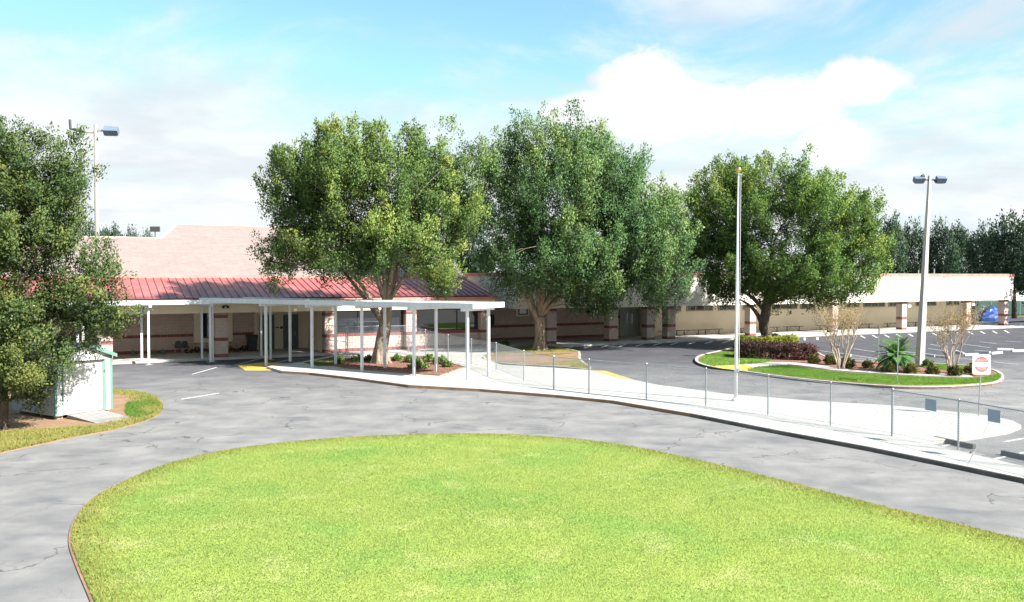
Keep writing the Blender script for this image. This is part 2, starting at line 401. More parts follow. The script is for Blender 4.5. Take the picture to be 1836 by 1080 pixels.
M = dict(
    asphalt=mat('worn_asphalt', (.255, .243, .231), (.168, .164, .162), .7, .9, .5, 70, extra=asphalt_extra, spec=.25),
    concrete=mat('concrete', (.46, .445, .415), (.40, .385, .355), .8, .85, .25, 50, extra=concrete_extra),
    kerb=mat('kerb_concrete', (.46, .44, .40), (.34, .32, .29), 2.2, .85, .3, 40),
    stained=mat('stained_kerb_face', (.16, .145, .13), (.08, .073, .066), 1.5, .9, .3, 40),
    line=mat('road_paint_white', (.72, .72, .70), (.45, .45, .44), 5, .7),
    yellow=mat('road_paint_yellow', (.66, .44, .06), (.50, .33, .08), 3, .7),
    lawn=mat('lawn_soil', (.26, .33, .075), (.29, .36, .08), 1.2, .95, .6, 40, extra=grass_extra, spec=.1),
    soil=mat('sandy_soil', (.30, .19, .12), (.22, .14, .085), 1.3, .95, .5, 30, spec=.1),
    mulch=mat('red_mulch', (.30, .155, .115), (.15, .08, .06), 9, .95, .9, 45, spec=.1),
    land=mat('far_grass', (.10, .15, .04), (.13, .15, .05), .05, .95, spec=.1),
    block=mat('pink_block', (.52, .405, .36), (.45, .35, .31), 1.6, .9, .4, 70, spec=.2),
    redblock=mat('red_block', (.26, .095, .085), (.20, .075, .07), 2.5, .9, .4, 70, spec=.2),
    joint=mat('mortar', (.34, .275, .245), None, 3, .95),
    pillar=mat('far_pillar_block', (.47, .365, .325), (.40, .31, .275), 1.6, .9, .2, 60, extra=brick_extra(.4, .2, (.25, .2, .18, 1), [(0, .2), (.95, 1.2), (2.4, 2.6)])),
    cream=mat('cream_stucco', (.74, .655, .50), (.70, .615, .465), 1.2, .85, .15, 90),
    fascia=mat('white_stucco', (.70, .645, .56), (.66, .605, .525), .8, .85, .12, 80, extra=lambda N, L, p, c: mixin(N, L, rng(N, L, noise(N, L, p, 1.2, 5, (1.6, 1.6, .22)), .56, .8, 0, .35), c, (.52, .46, .38, 1))),
    redcap=mat('red_cap', (.50, .17, .14), (.58, .25, .20), 1.5, .6),
    redroof=mat('red_metal_roof', (.36, .105, .094), (.32, .09, .08), 1.1, .42, extra=redroof_extra, spec=.5),
    shingle=mat('pink_shingle', (.268, .212, .194), (.242, .192, .175), 2.2, .9, .3, 40, extra=shingle_extra),
    whitemetal=mat('white_painted_metal', (.68, .69, .70), (.60, .61, .62), 2., .45, extra=lambda N, L, p, c: mixin(N, L, rng(N, L, noise(N, L, p, 3, 6, (1.5, 1.5, .35)), .54, .76, 0, .45), c, (.42, .40, .37, 1))),
    galv=mat('galvanised_steel', (.42, .44, .46), (.34, .36, .38), 6, .45, metal=.6),
    wire=mat('chain_link_wire', (.36, .39, .42), None, 5, .5, metal=.3),
    door=mat('teal_grey_door', (.095, .125, .13), (.085, .115, .12), 1.5, .5),
    greydoor=mat('grey_green_door', (.20, .24, .22), (.18, .22, .20), 1.5, .5),
    frame=mat('dark_bronze_frame', (.045, .042, .04), None, 3, .5),
    tanframe=mat('tan_window_frame', (.32, .27, .20), None, 3, .6),
    glass=mat('window_glass', (.018, .022, .028), (.012, .015, .02), .5, .03, spec=1.0),
    pane=mat('pane_with_blind', (.07, .075, .075), (.035, .04, .045), 1.2, .08, spec=.8),
    black=mat('black_plastic', (.022, .024, .03), (.03, .032, .04), 2, .5),
    chair=mat('dark_grey_plastic', (.045, .05, .06), None, 2, .5),
    toy=mat('yellow_tube', (.55, .33, .10), (.45, .26, .08), 4, .45),
    toywheel=mat('toy_tyre', (.03, .028, .028), None, 4, .7),
    greenplastic=mat('green_plastic', (.05, .20, .14), (.04, .16, .11), 3, .5),
    bench=mat('dark_bench_metal', (.06, .058, .055), (.09, .085, .08), 4, .55),
    bark=mat('grey_oak_bark', (.33, .27, .21), (.15, .12, .09), 4.5, .95, .9, 22, spec=.1, stretch=(1, 1, .35)),
    darkbark=mat('dark_oak_bark', (.135, .105, .08), (.06, .048, .04), 4.5, .95, .9, 22, spec=.1, stretch=(1, 1, .35)),
    palebark=mat('myrtle_bark', (.42, .34, .27), (.26, .20, .15), 5, .85, .3, 30, spec=.2),
    polec=mat('pale_concrete_pole', (.29, .265, .235), (.245, .225, .20), 2, .8, stretch=(1, 1, .2)),
    polew=mat('white_concrete_pole', (.46, .44, .40), (.40, .38, .345), 2, .8, stretch=(1, 1, .2)),
    head=mat('blue_grey_lamp_head', (.14, .18, .24), (.12, .155, .21), 2, .45),
    lens=mat('lamp_lens', (.42, .48, .52), None, 2, .2),
    darkmetal=mat('dark_arm_metal', (.06, .055, .06), None, 2, .5),
    white=mat('white_door_paint', (.60, .59, .575), (.52, .51, .49), 1.6, .5, extra=lambda N, L, p, c: mixin(N, L, rng(N, L, noise(N, L, p, 2.2, 5, (2, 2, .4)), .52, .75, 0, .4), c, (.40, .385, .36, 1))),
    siding=mat('grey_siding', (.24, .245, .235), (.19, .195, .19), 1.5, .6),
    greentrim=mat('sage_green_trim', (.13, .245, .205), (.11, .21, .175), 2, .55),
    shedroof=mat('shed_roof', (.22, .23, .24), (.16, .17, .18), 3, .7),
    ramp=mat('weathered_ramp', (.25, .24, .23), (.19, .185, .18), 2.5, .85),
    gold=mat('gilded_ball', (.75, .48, .16), None, 2, .3, metal=.9),
    signwhite=mat('sign_white', (.74, .72, .72), None, 2, .5),
    signred=mat('faded_sign_red', (.60, .13, .12), (.66, .22, .19), 3, .55),
    bluegrey=mat('blue_grey_plate', (.26, .33, .39), (.24, .31, .37), 2, .5),
    tarp=mat('blue_tarp', (.016, .055, .22), (.01, .04, .16), 2.5, .45, .6, 6),
    screen=mat('green_windscreen', (.03, .065, .055), (.022, .05, .045), 2, .9),
    palewall=mat('pale_far_wall', (.55, .57, .58), (.48, .50, .52), .4, .7),
    leafA=leaf_mat('oak_leaf_olive', (.059, .116, .042), (.139, .218, .057), (.342, .366, .088)),
    leafB=leaf_mat('oak_leaf_green', (.045, .101, .047), (.104, .195, .071), (.277, .342, .112)),
    leafC=leaf_mat('oak_leaf_mid', (.050, .106, .038), (.120, .210, .052), (.319, .360, .083)),
    leafD=leaf_mat('oak_leaf_left', (.040, .078, .032), (.095, .145, .042), (.220, .225, .062)),
    leafFar=leaf_mat('far_tree_leaf', (.026, .054, .038), (.050, .088, .054), (.10, .135, .07), .2, .2),
    leafMyrtle=leaf_mat('myrtle_leaf', (.24, .15, .07), (.36, .25, .085), (.48, .40, .14), .8, .35),
    leafYel=leaf_mat('lime_hedge_leaf', (.10, .13, .03), (.24, .26, .045), (.42, .40, .07), .8, .3),
    leafMar=leaf_mat('maroon_hedge_leaf', (.036, .022, .022), (.085, .042, .040), (.20, .11, .09), .8, .2),
    leafShr=leaf_mat('croton_leaf', (.045, .035, .02), (.10, .10, .028), (.34, .28, .055), 1.6, .2),
    leafGrn=leaf_mat('bed_plant_leaf', (.05, .10, .03), (.13, .20, .055), (.26, .32, .10), 1., .3),
    palm=leaf_mat('palm_leaflet', (.040, .110, .032), (.085, .190, .055), (.22, .32, .10), .6, .3),
    blade=leaf_mat('grass_blade', (.150, .285, .060), (.300, .365, .088), (.440, .450, .155), .30, .35, .97, 1.9),
    bladeGreen=leaf_mat('island_grass_blade', (.085, .230, .030), (.165, .315, .045), (.270, .360, .085), .6, .3, .9),
    bladeDry=leaf_mat('dry_grass_blade', (.17, .22, .05), (.36, .34, .09), (.52, .42, .18), .9, .3, .8),
)
# ------------------------------------------------------------------ ground, asphalt, walks, beds


def sheet(name, poly, z, m, parent=None, thick=None):
    return MB().prism([tuple(p[:2]) for p in poly], z - (thick or .05), z).build(name, m, parent)


def PX(lst, z): return [px(x, y, z) for x, y in lst]


struct(MB().prism([(-1600, -300), (1600, -300), (1600, 2600), (-1600, 2600)], -.6, -.06).build('ground', M['land']))
apoly = [(-70, -8), (70, -8), bw(95, -50)[:2], bw(95, 6)[:2], bw(-60, 6)[:2], (-95, 12)]
struct(sheet('parking_lot', apoly, 0, M['asphalt'], thick=.05))


def smooth_poly(pts, n=4, closed=True):
    out = []; m = len(pts)
    for i in range(m if closed else m - 1):
        p0, p1, p2, p3 = (Vector(pts[(i + k - 1) % m]) if closed else Vector(pts[min(max(i + k - 1, 0), m - 1)]) for k in range(4))
        for j in range(n):
            t = j / n
            out.append(.5 * ((2 * p1) + (p2 - p0) * t + (2 * p0 - 5 * p1 + 4 * p2 - p3) * t * t + (3 * p1 - p0 - 3 * p2 + p3) * t ** 3))
    if not closed: out.append(Vector(pts[-1]))
    return out


def strip(name, line, wl, wr, z0, z1, m, parent=None, closed=False):
    """kerb: band from wl (left) to wr (right) of a polyline"""
    n = len(line); A = []; B = []
    for i in range(n):
        a = Vector(line[(i - 1) % n] if closed or i else line[0]); b = Vector(line[(i + 1) % n] if closed or i < n - 1 else line[-1])
        d = (b - a); d.z = 0; d.normalize(); nn = Vector((-d.y, d.x, 0)); p = Vector(line[i])
        A.append(p + nn * wl); B.append(p - nn * wr)
    mb = MB()
    for k in range(n if closed else n - 1):
        j = (k + 1) % n
        b = len(mb.v)
        for q in (A[k], A[j], B[j], B[k]): mb.v.append((q.x, q.y, z0))
        for q in (A[k], A[j], B[j], B[k]): mb.v.append((q.x, q.y, z1))
        mb.f += [(b + 4, b + 7, b + 6, b + 5), (b, b + 1, b + 5, b + 4), (b + 2, b + 3, b + 7, b + 6)]
        if not closed and k == 0: mb.f.append((b + 3, b, b + 4, b + 7))
        if not closed and k == n - 2: mb.f.append((b + 1, b + 2, b + 6, b + 5))
    return mb.build(name, m, parent)


def clip_cell(poly, x0, x1, y0, y1):
    for (ax, val, sgn) in ((0, x0, 1), (0, x1, -1), (1, y0, 1), (1, y1, -1)):
        out = []
        for i in range(len(poly)):
            p, q = poly[i], poly[(i + 1) % len(poly)]
            ip, iq = sgn * (p[ax] - val) >= 0, sgn * (q[ax] - val) >= 0
            if ip: out.append(p)
            if ip != iq:
                t = (val - p[ax]) / (q[ax] - p[ax]); out.append((p[0] + (q[0] - p[0]) * t, p[1] + (q[1] - p[1]) * t))
        poly = out
        if len(poly) < 3: return []
    return poly


def slabs(root, poly, ang, sx, sy, z0, z1, m, gap=.013):
    """cut a paved polygon into its cast slabs, each one its own piece"""
    c, s = math.cos(ang), math.sin(ang)
    loc = [(p[0] * c + p[1] * s, -p[0] * s + p[1] * c) for p in poly]
    xs = [p[0] for p in loc]; ys = [p[1] for p in loc]
    for i in range(int((max(xs) - min(xs)) / sx) + 1):
        for j in range(int((max(ys) - min(ys)) / sy) + 1):
            q = clip_cell(loc, min(xs) + i * sx + gap, min(xs) + (i + 1) * sx - gap, min(ys) + j * sy + gap, min(ys) + (j + 1) * sy - gap)
            if len(q) < 3: continue
            ar = abs(sum(q[k][0] * q[(k + 1) % len(q)][1] - q[(k + 1) % len(q)][0] * q[k][1] for k in range(len(q)))) / 2
            if ar < .03: continue
            MB().prism([(a * c - b * s, a * s + b * c) for a, b in q], z0, z1 + random.uniform(-.0015, .0015)).build('slab', m, root)


ZW = .13
# plaza and walk in front of the school, with the long narrow walk that follows the drive
near = [(505, 665), (556, 668), (636, 677), (733, 690), (860, 697), (1000, 708), (1100, 718), (1240, 741), (1400, 772), (1560, 801), (1700, 829), (1836, 857), (1990, 890)]
far = [(1990, 862), (1836, 836), (1720, 808), (1645, 791), (1700, 787), (1760, 779), (1810, 771), (1831, 762), (1815, 754), (1780, 746), (1700, 737), (1600, 727), (1460, 719), (1300, 706), (1180, 690), (1110, 676), (1060, 664), (990, 659), (900, 654), (862, 642), (884, 622), (890, 611), (640, 629), (600, 637), (540, 649), (478, 657)]
plaza_poly = [tuple(p[:2]) for p in PX(near + far, ZW)]
plaza = struct(sheet('plaza', plaza_poly, ZW - .022, M['kerb'], thick=.16))
slabs(plaza, plaza_poly, math.radians(-32.5), 2.35, 2.35, .09, ZW - .004, M['concrete'])
near_w = PX(near, ZW)
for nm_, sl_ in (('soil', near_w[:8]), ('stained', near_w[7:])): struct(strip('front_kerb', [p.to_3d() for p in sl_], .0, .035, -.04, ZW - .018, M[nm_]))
# walk under the eaves along the whole front
for nm, pl in (('entrance_walk', [(-16, -.75), (18.6, -.75), (18.6, 4.6), (-16, 4.6)]), ('covered_walk', [(18.6, -1.9), (80.5, -1.9), (80.5, 4.4), (18.6, 4.4)])):
    poly = [tuple(bw(t, w)[:2]) for t, w in pl]
    ws = struct(sheet(nm, poly, ZW - .02, M['kerb'], thick=.16)); slabs(ws, poly, FA, 2.4, 2.7, .09, ZW, M['concrete'])
# yellow ramps and kerb ends
for nm, pl, z in (('yellow_ramp', [(425, 655), (470, 650), (553, 653), (520, 664), (440, 664)], .012), ('yellow_ramp', [(1062, 664.5), (1085, 665), (1138, 681.5), (1108, 677)], ZW + .004)):
    struct(sheet(nm, PX(pl, z), z, M['yellow'], thick=.012))
# central lawn
lawn_px = [(172, 1085), (141, 1012), (128, 970), (135, 935), (160, 900), (205, 872), (300, 832), (420, 805), (560, 789), (700, 781), (850, 778), (975, 783), (1110, 797), (1250, 825), (1400, 861), (1550, 900), (1700, 936), (1836, 969)]
lp = PX(lawn_px, .03) + [Vector((10.9, 14.4, 0)), Vector((11.6, 11.8, 0)), Vector((11, 8, 0)), Vector((6, 3, 0)), Vector((-.5, 4, 0)), Vector((-3.4, 8, 0)), Vector((-5.2, 11.2, 0))]
lp = smooth_poly(lp, 5); lawn = struct(sheet('lawn', lp, .035, M['lawn'], thick=.06))
struct(strip('lawn_edge', lp, .05, .09, -.03, .022, M['soil'], closed=True))
# shed yard
yard_px = [(-140, 690), (60, 678), (205, 698), (250, 703), (280, 712), (292, 727), (284, 743), (252, 757), (200, 771), (130, 784), (60, 799), (0, 812), (-140, 846)]
yp = smooth_poly(PX(yard_px, .03), 3); struct(sheet('shed_yard', yp, .03, M['soil'], thick=.06))
# planted island with kerb
isl_px = [(1246, 645), (1256, 636), (1296, 627), (1335, 617), (1400, 613), (1446, 618), (1468, 632), (1500, 644), (1570, 648), (1650, 650), (1740, 655), (1788, 664), (1800, 676), (1788, 685), (1750, 690), (1680, 693), (1600, 692), (1500, 685), (1420, 677), (1345, 667), (1290, 660), (1258, 653)]
ip = smooth_poly(PX(isl_px, ZW), 3); isl = struct(sheet('planting_island', ip, ZW - .03, M['mulch'], thick=.14))
struct(strip('island_kerb', ip, .0, .16, -.03, ZW, M['kerb'], closed=True))
gA = PX([(1254, 645), (1265, 637), (1300, 630), (1330, 628), (1368, 641), (1384, 648), (1340, 654), (1282, 656), (1262, 652)], ZW)
gB = PX([(1338, 663), (1372, 657), (1410, 655), (1455, 661), (1500, 667), (1560, 671), (1640, 675), (1720, 678), (1765, 676), (1790, 670), (1796, 676), (1784, 683.5), (1750, 687.5), (1680, 690), (1600, 689), (1500, 682), (1420, 674)], ZW)
gC = PX([(1648, 652), (1740, 657), (1776, 664), (1730, 664), (1660, 659)], ZW)
strips_g = [sheet('island_grass_strip', smooth_poly(g, 3), ZW - .012, M['lawn'], thick=.05) for g in (gA, gB, gC)]
for o in strips_g: struct(o)
path = smooth_poly(PX([(1292, 658.5), (1330, 656.5), (1370, 653), (1410, 651.5), (1450, 655), (1500, 662), (1560, 666.5), (1640, 671), (1740, 674)], ZW), 3, closed=False)
struct(strip('island_path', path, .55, .55, .02, ZW + .006, M['concrete']))
struct(sheet('yellow_ramp', PX([(1276, 657.5), (1336, 654), (1352, 659), (1338, 664.5), (1296, 661)], ZW + .012), ZW + .012, M['yellow'], thick=.02))
# mulch bed round the first oak, rough bed round the second
bed1 = PX([(575, 652), (640, 641), (762, 640), (834, 659), (788, 674), (690, 667), (620, 661)], ZW)
struct(sheet('mulch_bed', bed1, ZW + .03, M['mulch'], thick=.1)); struct(strip('bed_edging', bed1, .02, .06, ZW - .02, ZW + .045, M['soil'], closed=True))
bed2 = smooth_poly(PX([(865, 641), (892, 626), (960, 618), (1030, 628), (1041, 634), (1042, 645), (1060, 662), (990, 656.5), (900, 651.5)], ZW), 3)
struct(sheet('tree_bed', bed2, ZW - .01, M['soil'], thick=.13)); struct(strip('tree_bed_kerb', bed2, .0, .15, -.02, ZW + .012, M['kerb'], closed=True))

# painted lines: each one a mark of the lot


def pline(a, b, wd=.075, m='line', z=.006):
    a, b = px(*a, z), px(*b, z); d = (b - a).normalized(); n = Vector((-d.y, d.x, 0)) * wd / 2
    o = MB().prism([tuple((a + n)[:2]), tuple((b + n)[:2]), tuple((b - n)[:2]), tuple((a - n)[:2])], z - .005, z).build('lot_marking', M[m]); struct(o)


for a, b in (((1668, 617.5), (1687, 621)), ((1664, 625), (1700, 630)), ((1727, 617), (1775, 623.5)), ((1757, 613), (1786, 616)), ((1802, 612), (1832, 613.5)), ((1717, 642), (1752, 645.5)), ((1782, 649), (1826, 653.5)), ((1531, 625.5), (1577, 632)), ((1512, 634), (1577, 644)), ((1463, 628), (1496, 632.5)), ((1500, 640), (1565, 645)), ((1588, 626), (1650, 634)), ((345, 671), (388, 659)), ((325, 716), (392, 705)), ((420, 655), (480, 640)), ((440, 662), (520, 645)), ((1770, 826), (1850, 808)), ((1690, 800), (1722, 793)), ((1800, 792), (1870, 780))):
    pline(a, b)
eL = lambda x: 621.5 + (x - 985) * (610 - 621.5) / (1300 - 985)
for k in range(11): x = 985 + 31 * k; pline((x, eL(x) + 5), (x + 14, eL(x + 14) + 1.2), .12)
for x in (1418, 1443, 1466): pline((x, eL(x) + 5.5), (x, eL(x) + 1.0), .16)
for k in range(13): x = 1548 + 21.5 * k; pline((x - 5, eL(x) + 1.2), (x + 3, eL(x) + 5.5), .14)

# ------------------------------------------------------------------ the school
school = empty('school_building', (P0.x, P0.y, 0), FA, 'long single storey school with red metal eave roof, block walls and cream right wing', 'building')
BK = (.40, .20)
blk_me = MB().bbox(.006, BK[0] - .006, -.022, .02, .006, BK[1] - .006, .008).mesh('block', M['block'])
blkr_me = MB().bbox(.006, BK[0] - .006, -.022, .02, .006, BK[1] - .006, .008).mesh('block', M['redblock'])
blkh_me = MB().bbox(.006, BK[0] / 2 - .006, -.022, .02, .006, BK[1] - .006, .008).mesh('block', M['block'])
blkhr_me = MB().bbox(.006, BK[0] / 2 - .006, -.022, .02, .006, BK[1] - .006, .008).mesh('block', M['redblock'])
bcount = [0]


def course_blocks(parent, x0, x1, y, z0, z1, red, single, side=None):
    """running-bond blocks on a wall face; side: None faces -y, else +-1 faces +-x at x=y"""
    n = int(round((z1 - z0) / BK[1])); mb = {True: MB(), False: MB()}
    for r in range(n):
        z = z0 + r * BK[1]; isr = any(a <= z + .1 - z0 < b for a, b in red)
        x = x0 - (BK[0] / 2 if r % 2 else 0)
        while x < x1 - .02:
            a = max(x, x0); b = min(x + BK[0], x1); x += BK[0]
            if b - a < .06: continue
            if side is None and single and bcount[0] < 300 and (abs(b - a - BK[0]) < .02 or abs(b - a - BK[0] / 2) < .02):
                full = abs(b - a - BK[0]) < .02
                me = (blkr_me if isr else blk_me) if full else (blkhr_me if isr else blkh_me)
                inst(me, 'block', parent, (a, y + random.uniform(-.003, .003), z)); bcount[0] += 1
                continue
            q = mb[isr]; j = random.uniform(-.003, .003)
            if side is None: q.bbox(a + .006, b - .006, y - .022 + j, y + .02, z + .006, z + BK[1] - .006, .008)
            elif side < 0: q.box(y - .022 + j, y + .02, a + .006, b - .006, z + .006, z + BK[1] - .006)
            else: q.box(y - .02, y + .022 + j, a + .006, b - .006, z + .006, z + BK[1] - .006)
    for k, q in mb.items():
        if q.v: tag(q.build('block_courses', M['redblock' if k else 'block'], parent, fix=False), kind='stuff')


RED = [(0, .2), (.95, 1.2), (2.55, 3.2)]
WL = 4.5                                                       # main wall behind the left pillars
PT = [-6.4, 0.04, 6.8, 12.34, 17.9, 23.27, 28.7, 32.2, 34.2, 42.7, 52.3, 61.3, 70.6, 76.5]
pillars = []
for i, t in enumerate(PT):
    top = 2.85 if i < 5 else 2.74
    far_p = i > 6
    hw = .36 if i < 5 else .38 if i < 9 else .33
    b = MB().box(t - hw, t + hw, -hw, hw, ZW + .001, top)
    p = b.build('pillar', M['pillar' if far_p else 'joint'], school)
    if not far_p:
        rd = [(0, .2), (.95, 1.2), (2.35, 3.2)]
        course_blocks(p, t - hw, t + hw, -hw, ZW, top - .08, rd, True)
        course_blocks(p, -hw, hw, t - hw, ZW, top - .08, rd, False, -1)
        course_blocks(p, -hw, hw, t + hw, ZW, top - .08, rd, False, 1)
# left walls of block with openings (t ranges on the plane w = WL)
c0 = lambda x, w=WL: tcol(x, w)
wallL = MB().box(-16, 18.6, WL + .02, WL + .5, ZW + .001, 3.6).build('entrance_wall', M['cream'], school)
for a, b in ((-13.6, c0(347)), (c0(416), c0(456))):
    course_blocks(wallL, a, b, WL, ZW, 2.93, RED, True)
# low wall under the entrance glazing, nearly flush with the pillars
lw = MB()
for a, b in ((PT[2] + .36, PT[3] - .36), (PT[3] + .36, PT[4] - .36)):
    lw.box(a, b, .06, .4, ZW + .001, 1.27)
lw = lw.build('sill_wall', M['joint'], school)
for a, b in ((PT[2] + .36, PT[3] - .36), (PT[3] + .36, PT[4] - .36)):
    course_blocks(lw, a, b, .05, ZW, 1.33, [(0, .2), (.95, 1.3)], False)
wallM = MB().box(18.6, 34.6, WL + .02, WL + .5, ZW + .001, 2.74).build('side_hall_wall', M['joint'], school)
course_blocks(wallM, 18.7, c0(1107), WL, ZW, 2.73, RED, False)
MB().box(18.1, 18.6, .4, WL + .5, ZW + .002, 3.3).build('return_wall', M['block'], school)
MB().box(PT[2] - .3, PT[2] + .1, .36, WL + .02, ZW + .002, 2.85).build('return_wall', M['cream'], school)
# cream header over the left pillars and soffit
MB().box(-16, 18.6, -.45, .45, 2.85, 3.46).build('header_beam', M['cream'], school)
MB().box(-16, 18.6, .45, WL + .02, 2.93, 3.05).build('soffit', M['cream'], school)
MB().box(-16, 18.6, WL + .5, 24, ZW, 3.6).build('core_wall', M['cream'], school)


def window(x0, x1, z0, z1, y, nx, nz=1, fm='frame', gm='glass', fw=.07, name='window', dep=.09):
    w = MB()
    w.box(x0, x1, y - .05, y + dep, z0, z0 + fw).box(x0, x1, y - .05, y + dep, z1 - fw, z1)
    xs = [x0 + (x1 - x0) * i / nx for i in range(nx + 1)]
    for i, x in enumerate(xs):
        a = x if i == 0 else (x - fw if i == nx else x - fw / 2)
        w.box(a, a + fw, y - .047, y + dep - .003, z0 + fw, z1 - fw)
    zs = [z0 + (z1 - z0) * i / nz for i in range(nz + 1)]
    for z in zs[1:-1]: w.box(x0 + fw, x1 - fw, y - .044, y + dep - .006, z - fw / 2, z + fw / 2)
    o = w.build(name, M[fm], school)
    for i in range(nx):
        for j in range(nz):
            MB().box(xs[i] + fw * .4, xs[i + 1] - fw * .4, y - .005, y + .015, zs[j] + fw * .4, zs[j + 1] - fw * .4).build('pane', M[gm], o)
    return o


window(c0(361), c0(388), 1.02, 2.82, WL - .03, 2)
MB().box(c0(347), c0(361) - .01, WL - .09, WL + .01, .78, 2.9).build('cream_panel', M['cream'], school)
MB().box(c0(388) + .01, c0(416), WL - .09, WL + .01, .78, 2.9).build('cream_panel', M['cream'], school)
course_blocks(wallL, c0(347), c0(416), WL, ZW, .73, RED, False)


def door(x0, x1, y, z1, m, lite=None, leaves=1, fm=None, name='door'):
    o = MB().box(x0, x1, y - .06, y + .05, ZW + .004, z1).build(name, M[m], school)
    f = MB().box(x0 - .1, x0 - .002, y - .1, y + .05, ZW + .004, z1 + .1).box(x1 + .002, x1 + .1, y - .1, y + .05, ZW + .004, z1 + .1).box(x0, x1, y - .1, y + .05, z1 + .003, z1 + .1)
    f.build('door_frame', M[fm or m], o)
    wd = (x1 - x0) / leaves
    for k in range(leaves):
        a = x0 + wd * k
        if leaves > 1 and k: MB().box(a - .012, a + .012, y - .066, y - .055, ZW + .01, z1 - .01).build('leaf_gap', M['frame'], o)
        if lite:
            lx = a + wd * (lite if k == 0 else 1 - lite)
            MB().box(lx - .09, lx + .09, y - .072, y - .055, 1.15, 2.0).build('pane', M['pane'], o)
        hx = a + (wd - .12 if k == 0 else .12)
        MB().beam((hx, y - .1, 1.0), (hx, y - .1, 1.3), .03, .03).beam((hx, y - .1, 1.02), (hx, y - .06, 1.02), .025, .025).beam((hx, y - .1, 1.28), (hx, y - .06, 1.28), .025, .025).build('handle', M['galv'], o)
    return o


door(c0(467), c0(488), WL - .02, 2.35, 'door', .45)
door(c0(510), c0(531), WL - .02, 2.35, 'door', .5)
door(c0(566), c0(582), WL - .02, 2.3, 'door')
MB().box(c0(494), c0(500), WL - .03, WL, 1.55, 1.62).build('name_plate', M['frame'], school)
MB().box(c0(502), c0(506), WL - .03, WL, 1.48, 1.66).build('door_plate', M['black'], school)
MB().box(c0(553), c0(555.5), WL - .05, WL, .95, 1.12).build('outlet_box', M['black'], school)
# big glazing right of the entrance
window(PT[2] + .38, PT[3] - .38, 1.34, 2.83, .16, 3)
window(PT[3] + .38, PT[4] - .38, 1.34, 2.83, .16, 3)
# side hall: electric panel, window, double door
MB().bbox(c0(879), c0(885), WL - .16, WL - .02, 1.35, 2.15).build('meter_box', M['black'], school)
for a, b in ((929, 945), (1050, 1066)):
    MB().box(c0(a) - .2, c0(b) + .2, WL - .05, WL, 1.95, 2.72).build('window_surround', M['cream'], school)
    window(c0(a), c0(b), 2.1, 2.66, WL - .06, 1)
MB().box(c0(1107), 34.5, WL - .05, WL + .02, ZW + .003, 2.73).build('cream_panel', M['cream'], school)
door(c0(1111.5), c0(1143), WL - .08, 2.35, 'greydoor', .72, 2, 'tanframe', 'double_door')
MB().box(c0(1108) - .05, c0(1108) + .12, WL - .15, WL - .05, 1.65, 1.85).build('alarm_box', M['black'], school)
# right wing
WR = 3.4
wing = MB().box(34.6, 76.2, WR, 24, ZW + .002, 2.75).build('wing_wall', M['cream'], school)
WIN = [(1211, 1221, 1), (1231, 1278, 3), (1288, 1317, 2), (1332, 1352, 1), (1384, 1429, 3), (1435, 1461, 2), (1474, 1488, 1), (1517, 1541, 2), (1548, 1586.5, 3), (1593, 1608, 2), (1642, 1678, 3), (1697, 1719.5, 2)]
for a, b, n in WIN: window(tcol(a, WR), tcol(b, WR), 2.12, 2.68, WR - .03, n, 1, 'tanframe', 'pane', .1)
# roof slab with fascia and red cap
MB().box(20.2, 77.2, -.55, 26, 2.75, 5.12).build('fascia', M['fascia'], school)
MB().box(20.15, 77.25, -.6, 26.05, 5.123, 5.37).build('roof_cap', M['redcap'], school)
for t in (57.6, 66.6, 47.2, 38.5):
    MB().ext([(t - .28, -.575, 5.10), (t + .28, -.575, 5.10), (t + .05, -.575, 4.83), (t - .05, -.575, 4.83)], (0, .02, 0)).build('scupper', M['redcap'], school)
for t in (62.6, 68.8, 71.2): MB().tube([(t, 4, 5.37), (t, 4, 5.37 + (.55 if t > 70 else .4))], .05, 8).build('vent_pipe', M['galv'], school)
for t in (61.95, 71.3): MB().box(t, t + .42, -.2, .1, 2.2, 2.749).build('downpipe_box', M['fascia'], school)
for x in (1162, 1242, 1352, 1660): MB().sphere((tcol(x, WR - .1), WR - .06, 2.35), .1, 8, 5).build('wall_lamp', M['black'], school)
# red standing-seam eave roof: every pan is a piece
ET, EB = (4.3, 4.98), (-.85, 3.76)
rr = MB().ext([(-16, EB[0] + .05, EB[1] - .1), (-16, EB[0] + .05, EB[1] - .28), (-16, EB[0] + .25, EB[1] - .28), (-16, ET[0], ET[1] - .12), (-16, ET[0], ET[1] - .06)], (34.6, 0, 0)).build('eave_roof', M['redcap'], school)
pw = .45; sl_len = math.hypot(ET[0] - EB[0], ET[1] - EB[1]); sl_a = math.atan2(ET[1] - EB[1], ET[0] - EB[0])
pan = MB().box(.004, pw - .03, 0, sl_len, -.02, 0).box(pw - .034, pw - .006, 0, sl_len, -.015, .055).mesh('roof_pan', M['redroof'])
for k in range(int(34.6 / pw)):
    o = inst(pan, 'roof_pan', rr, (-16 + k * pw, EB[0], EB[1])); o.rotation_euler = (sl_a, 0, 0)
MB().box(-16, 18.6, ET[0] - .06, ET[0] + .12, ET[1] - .02, ET[1] + .09).build('ridge_flashing', M['redcap'], rr)
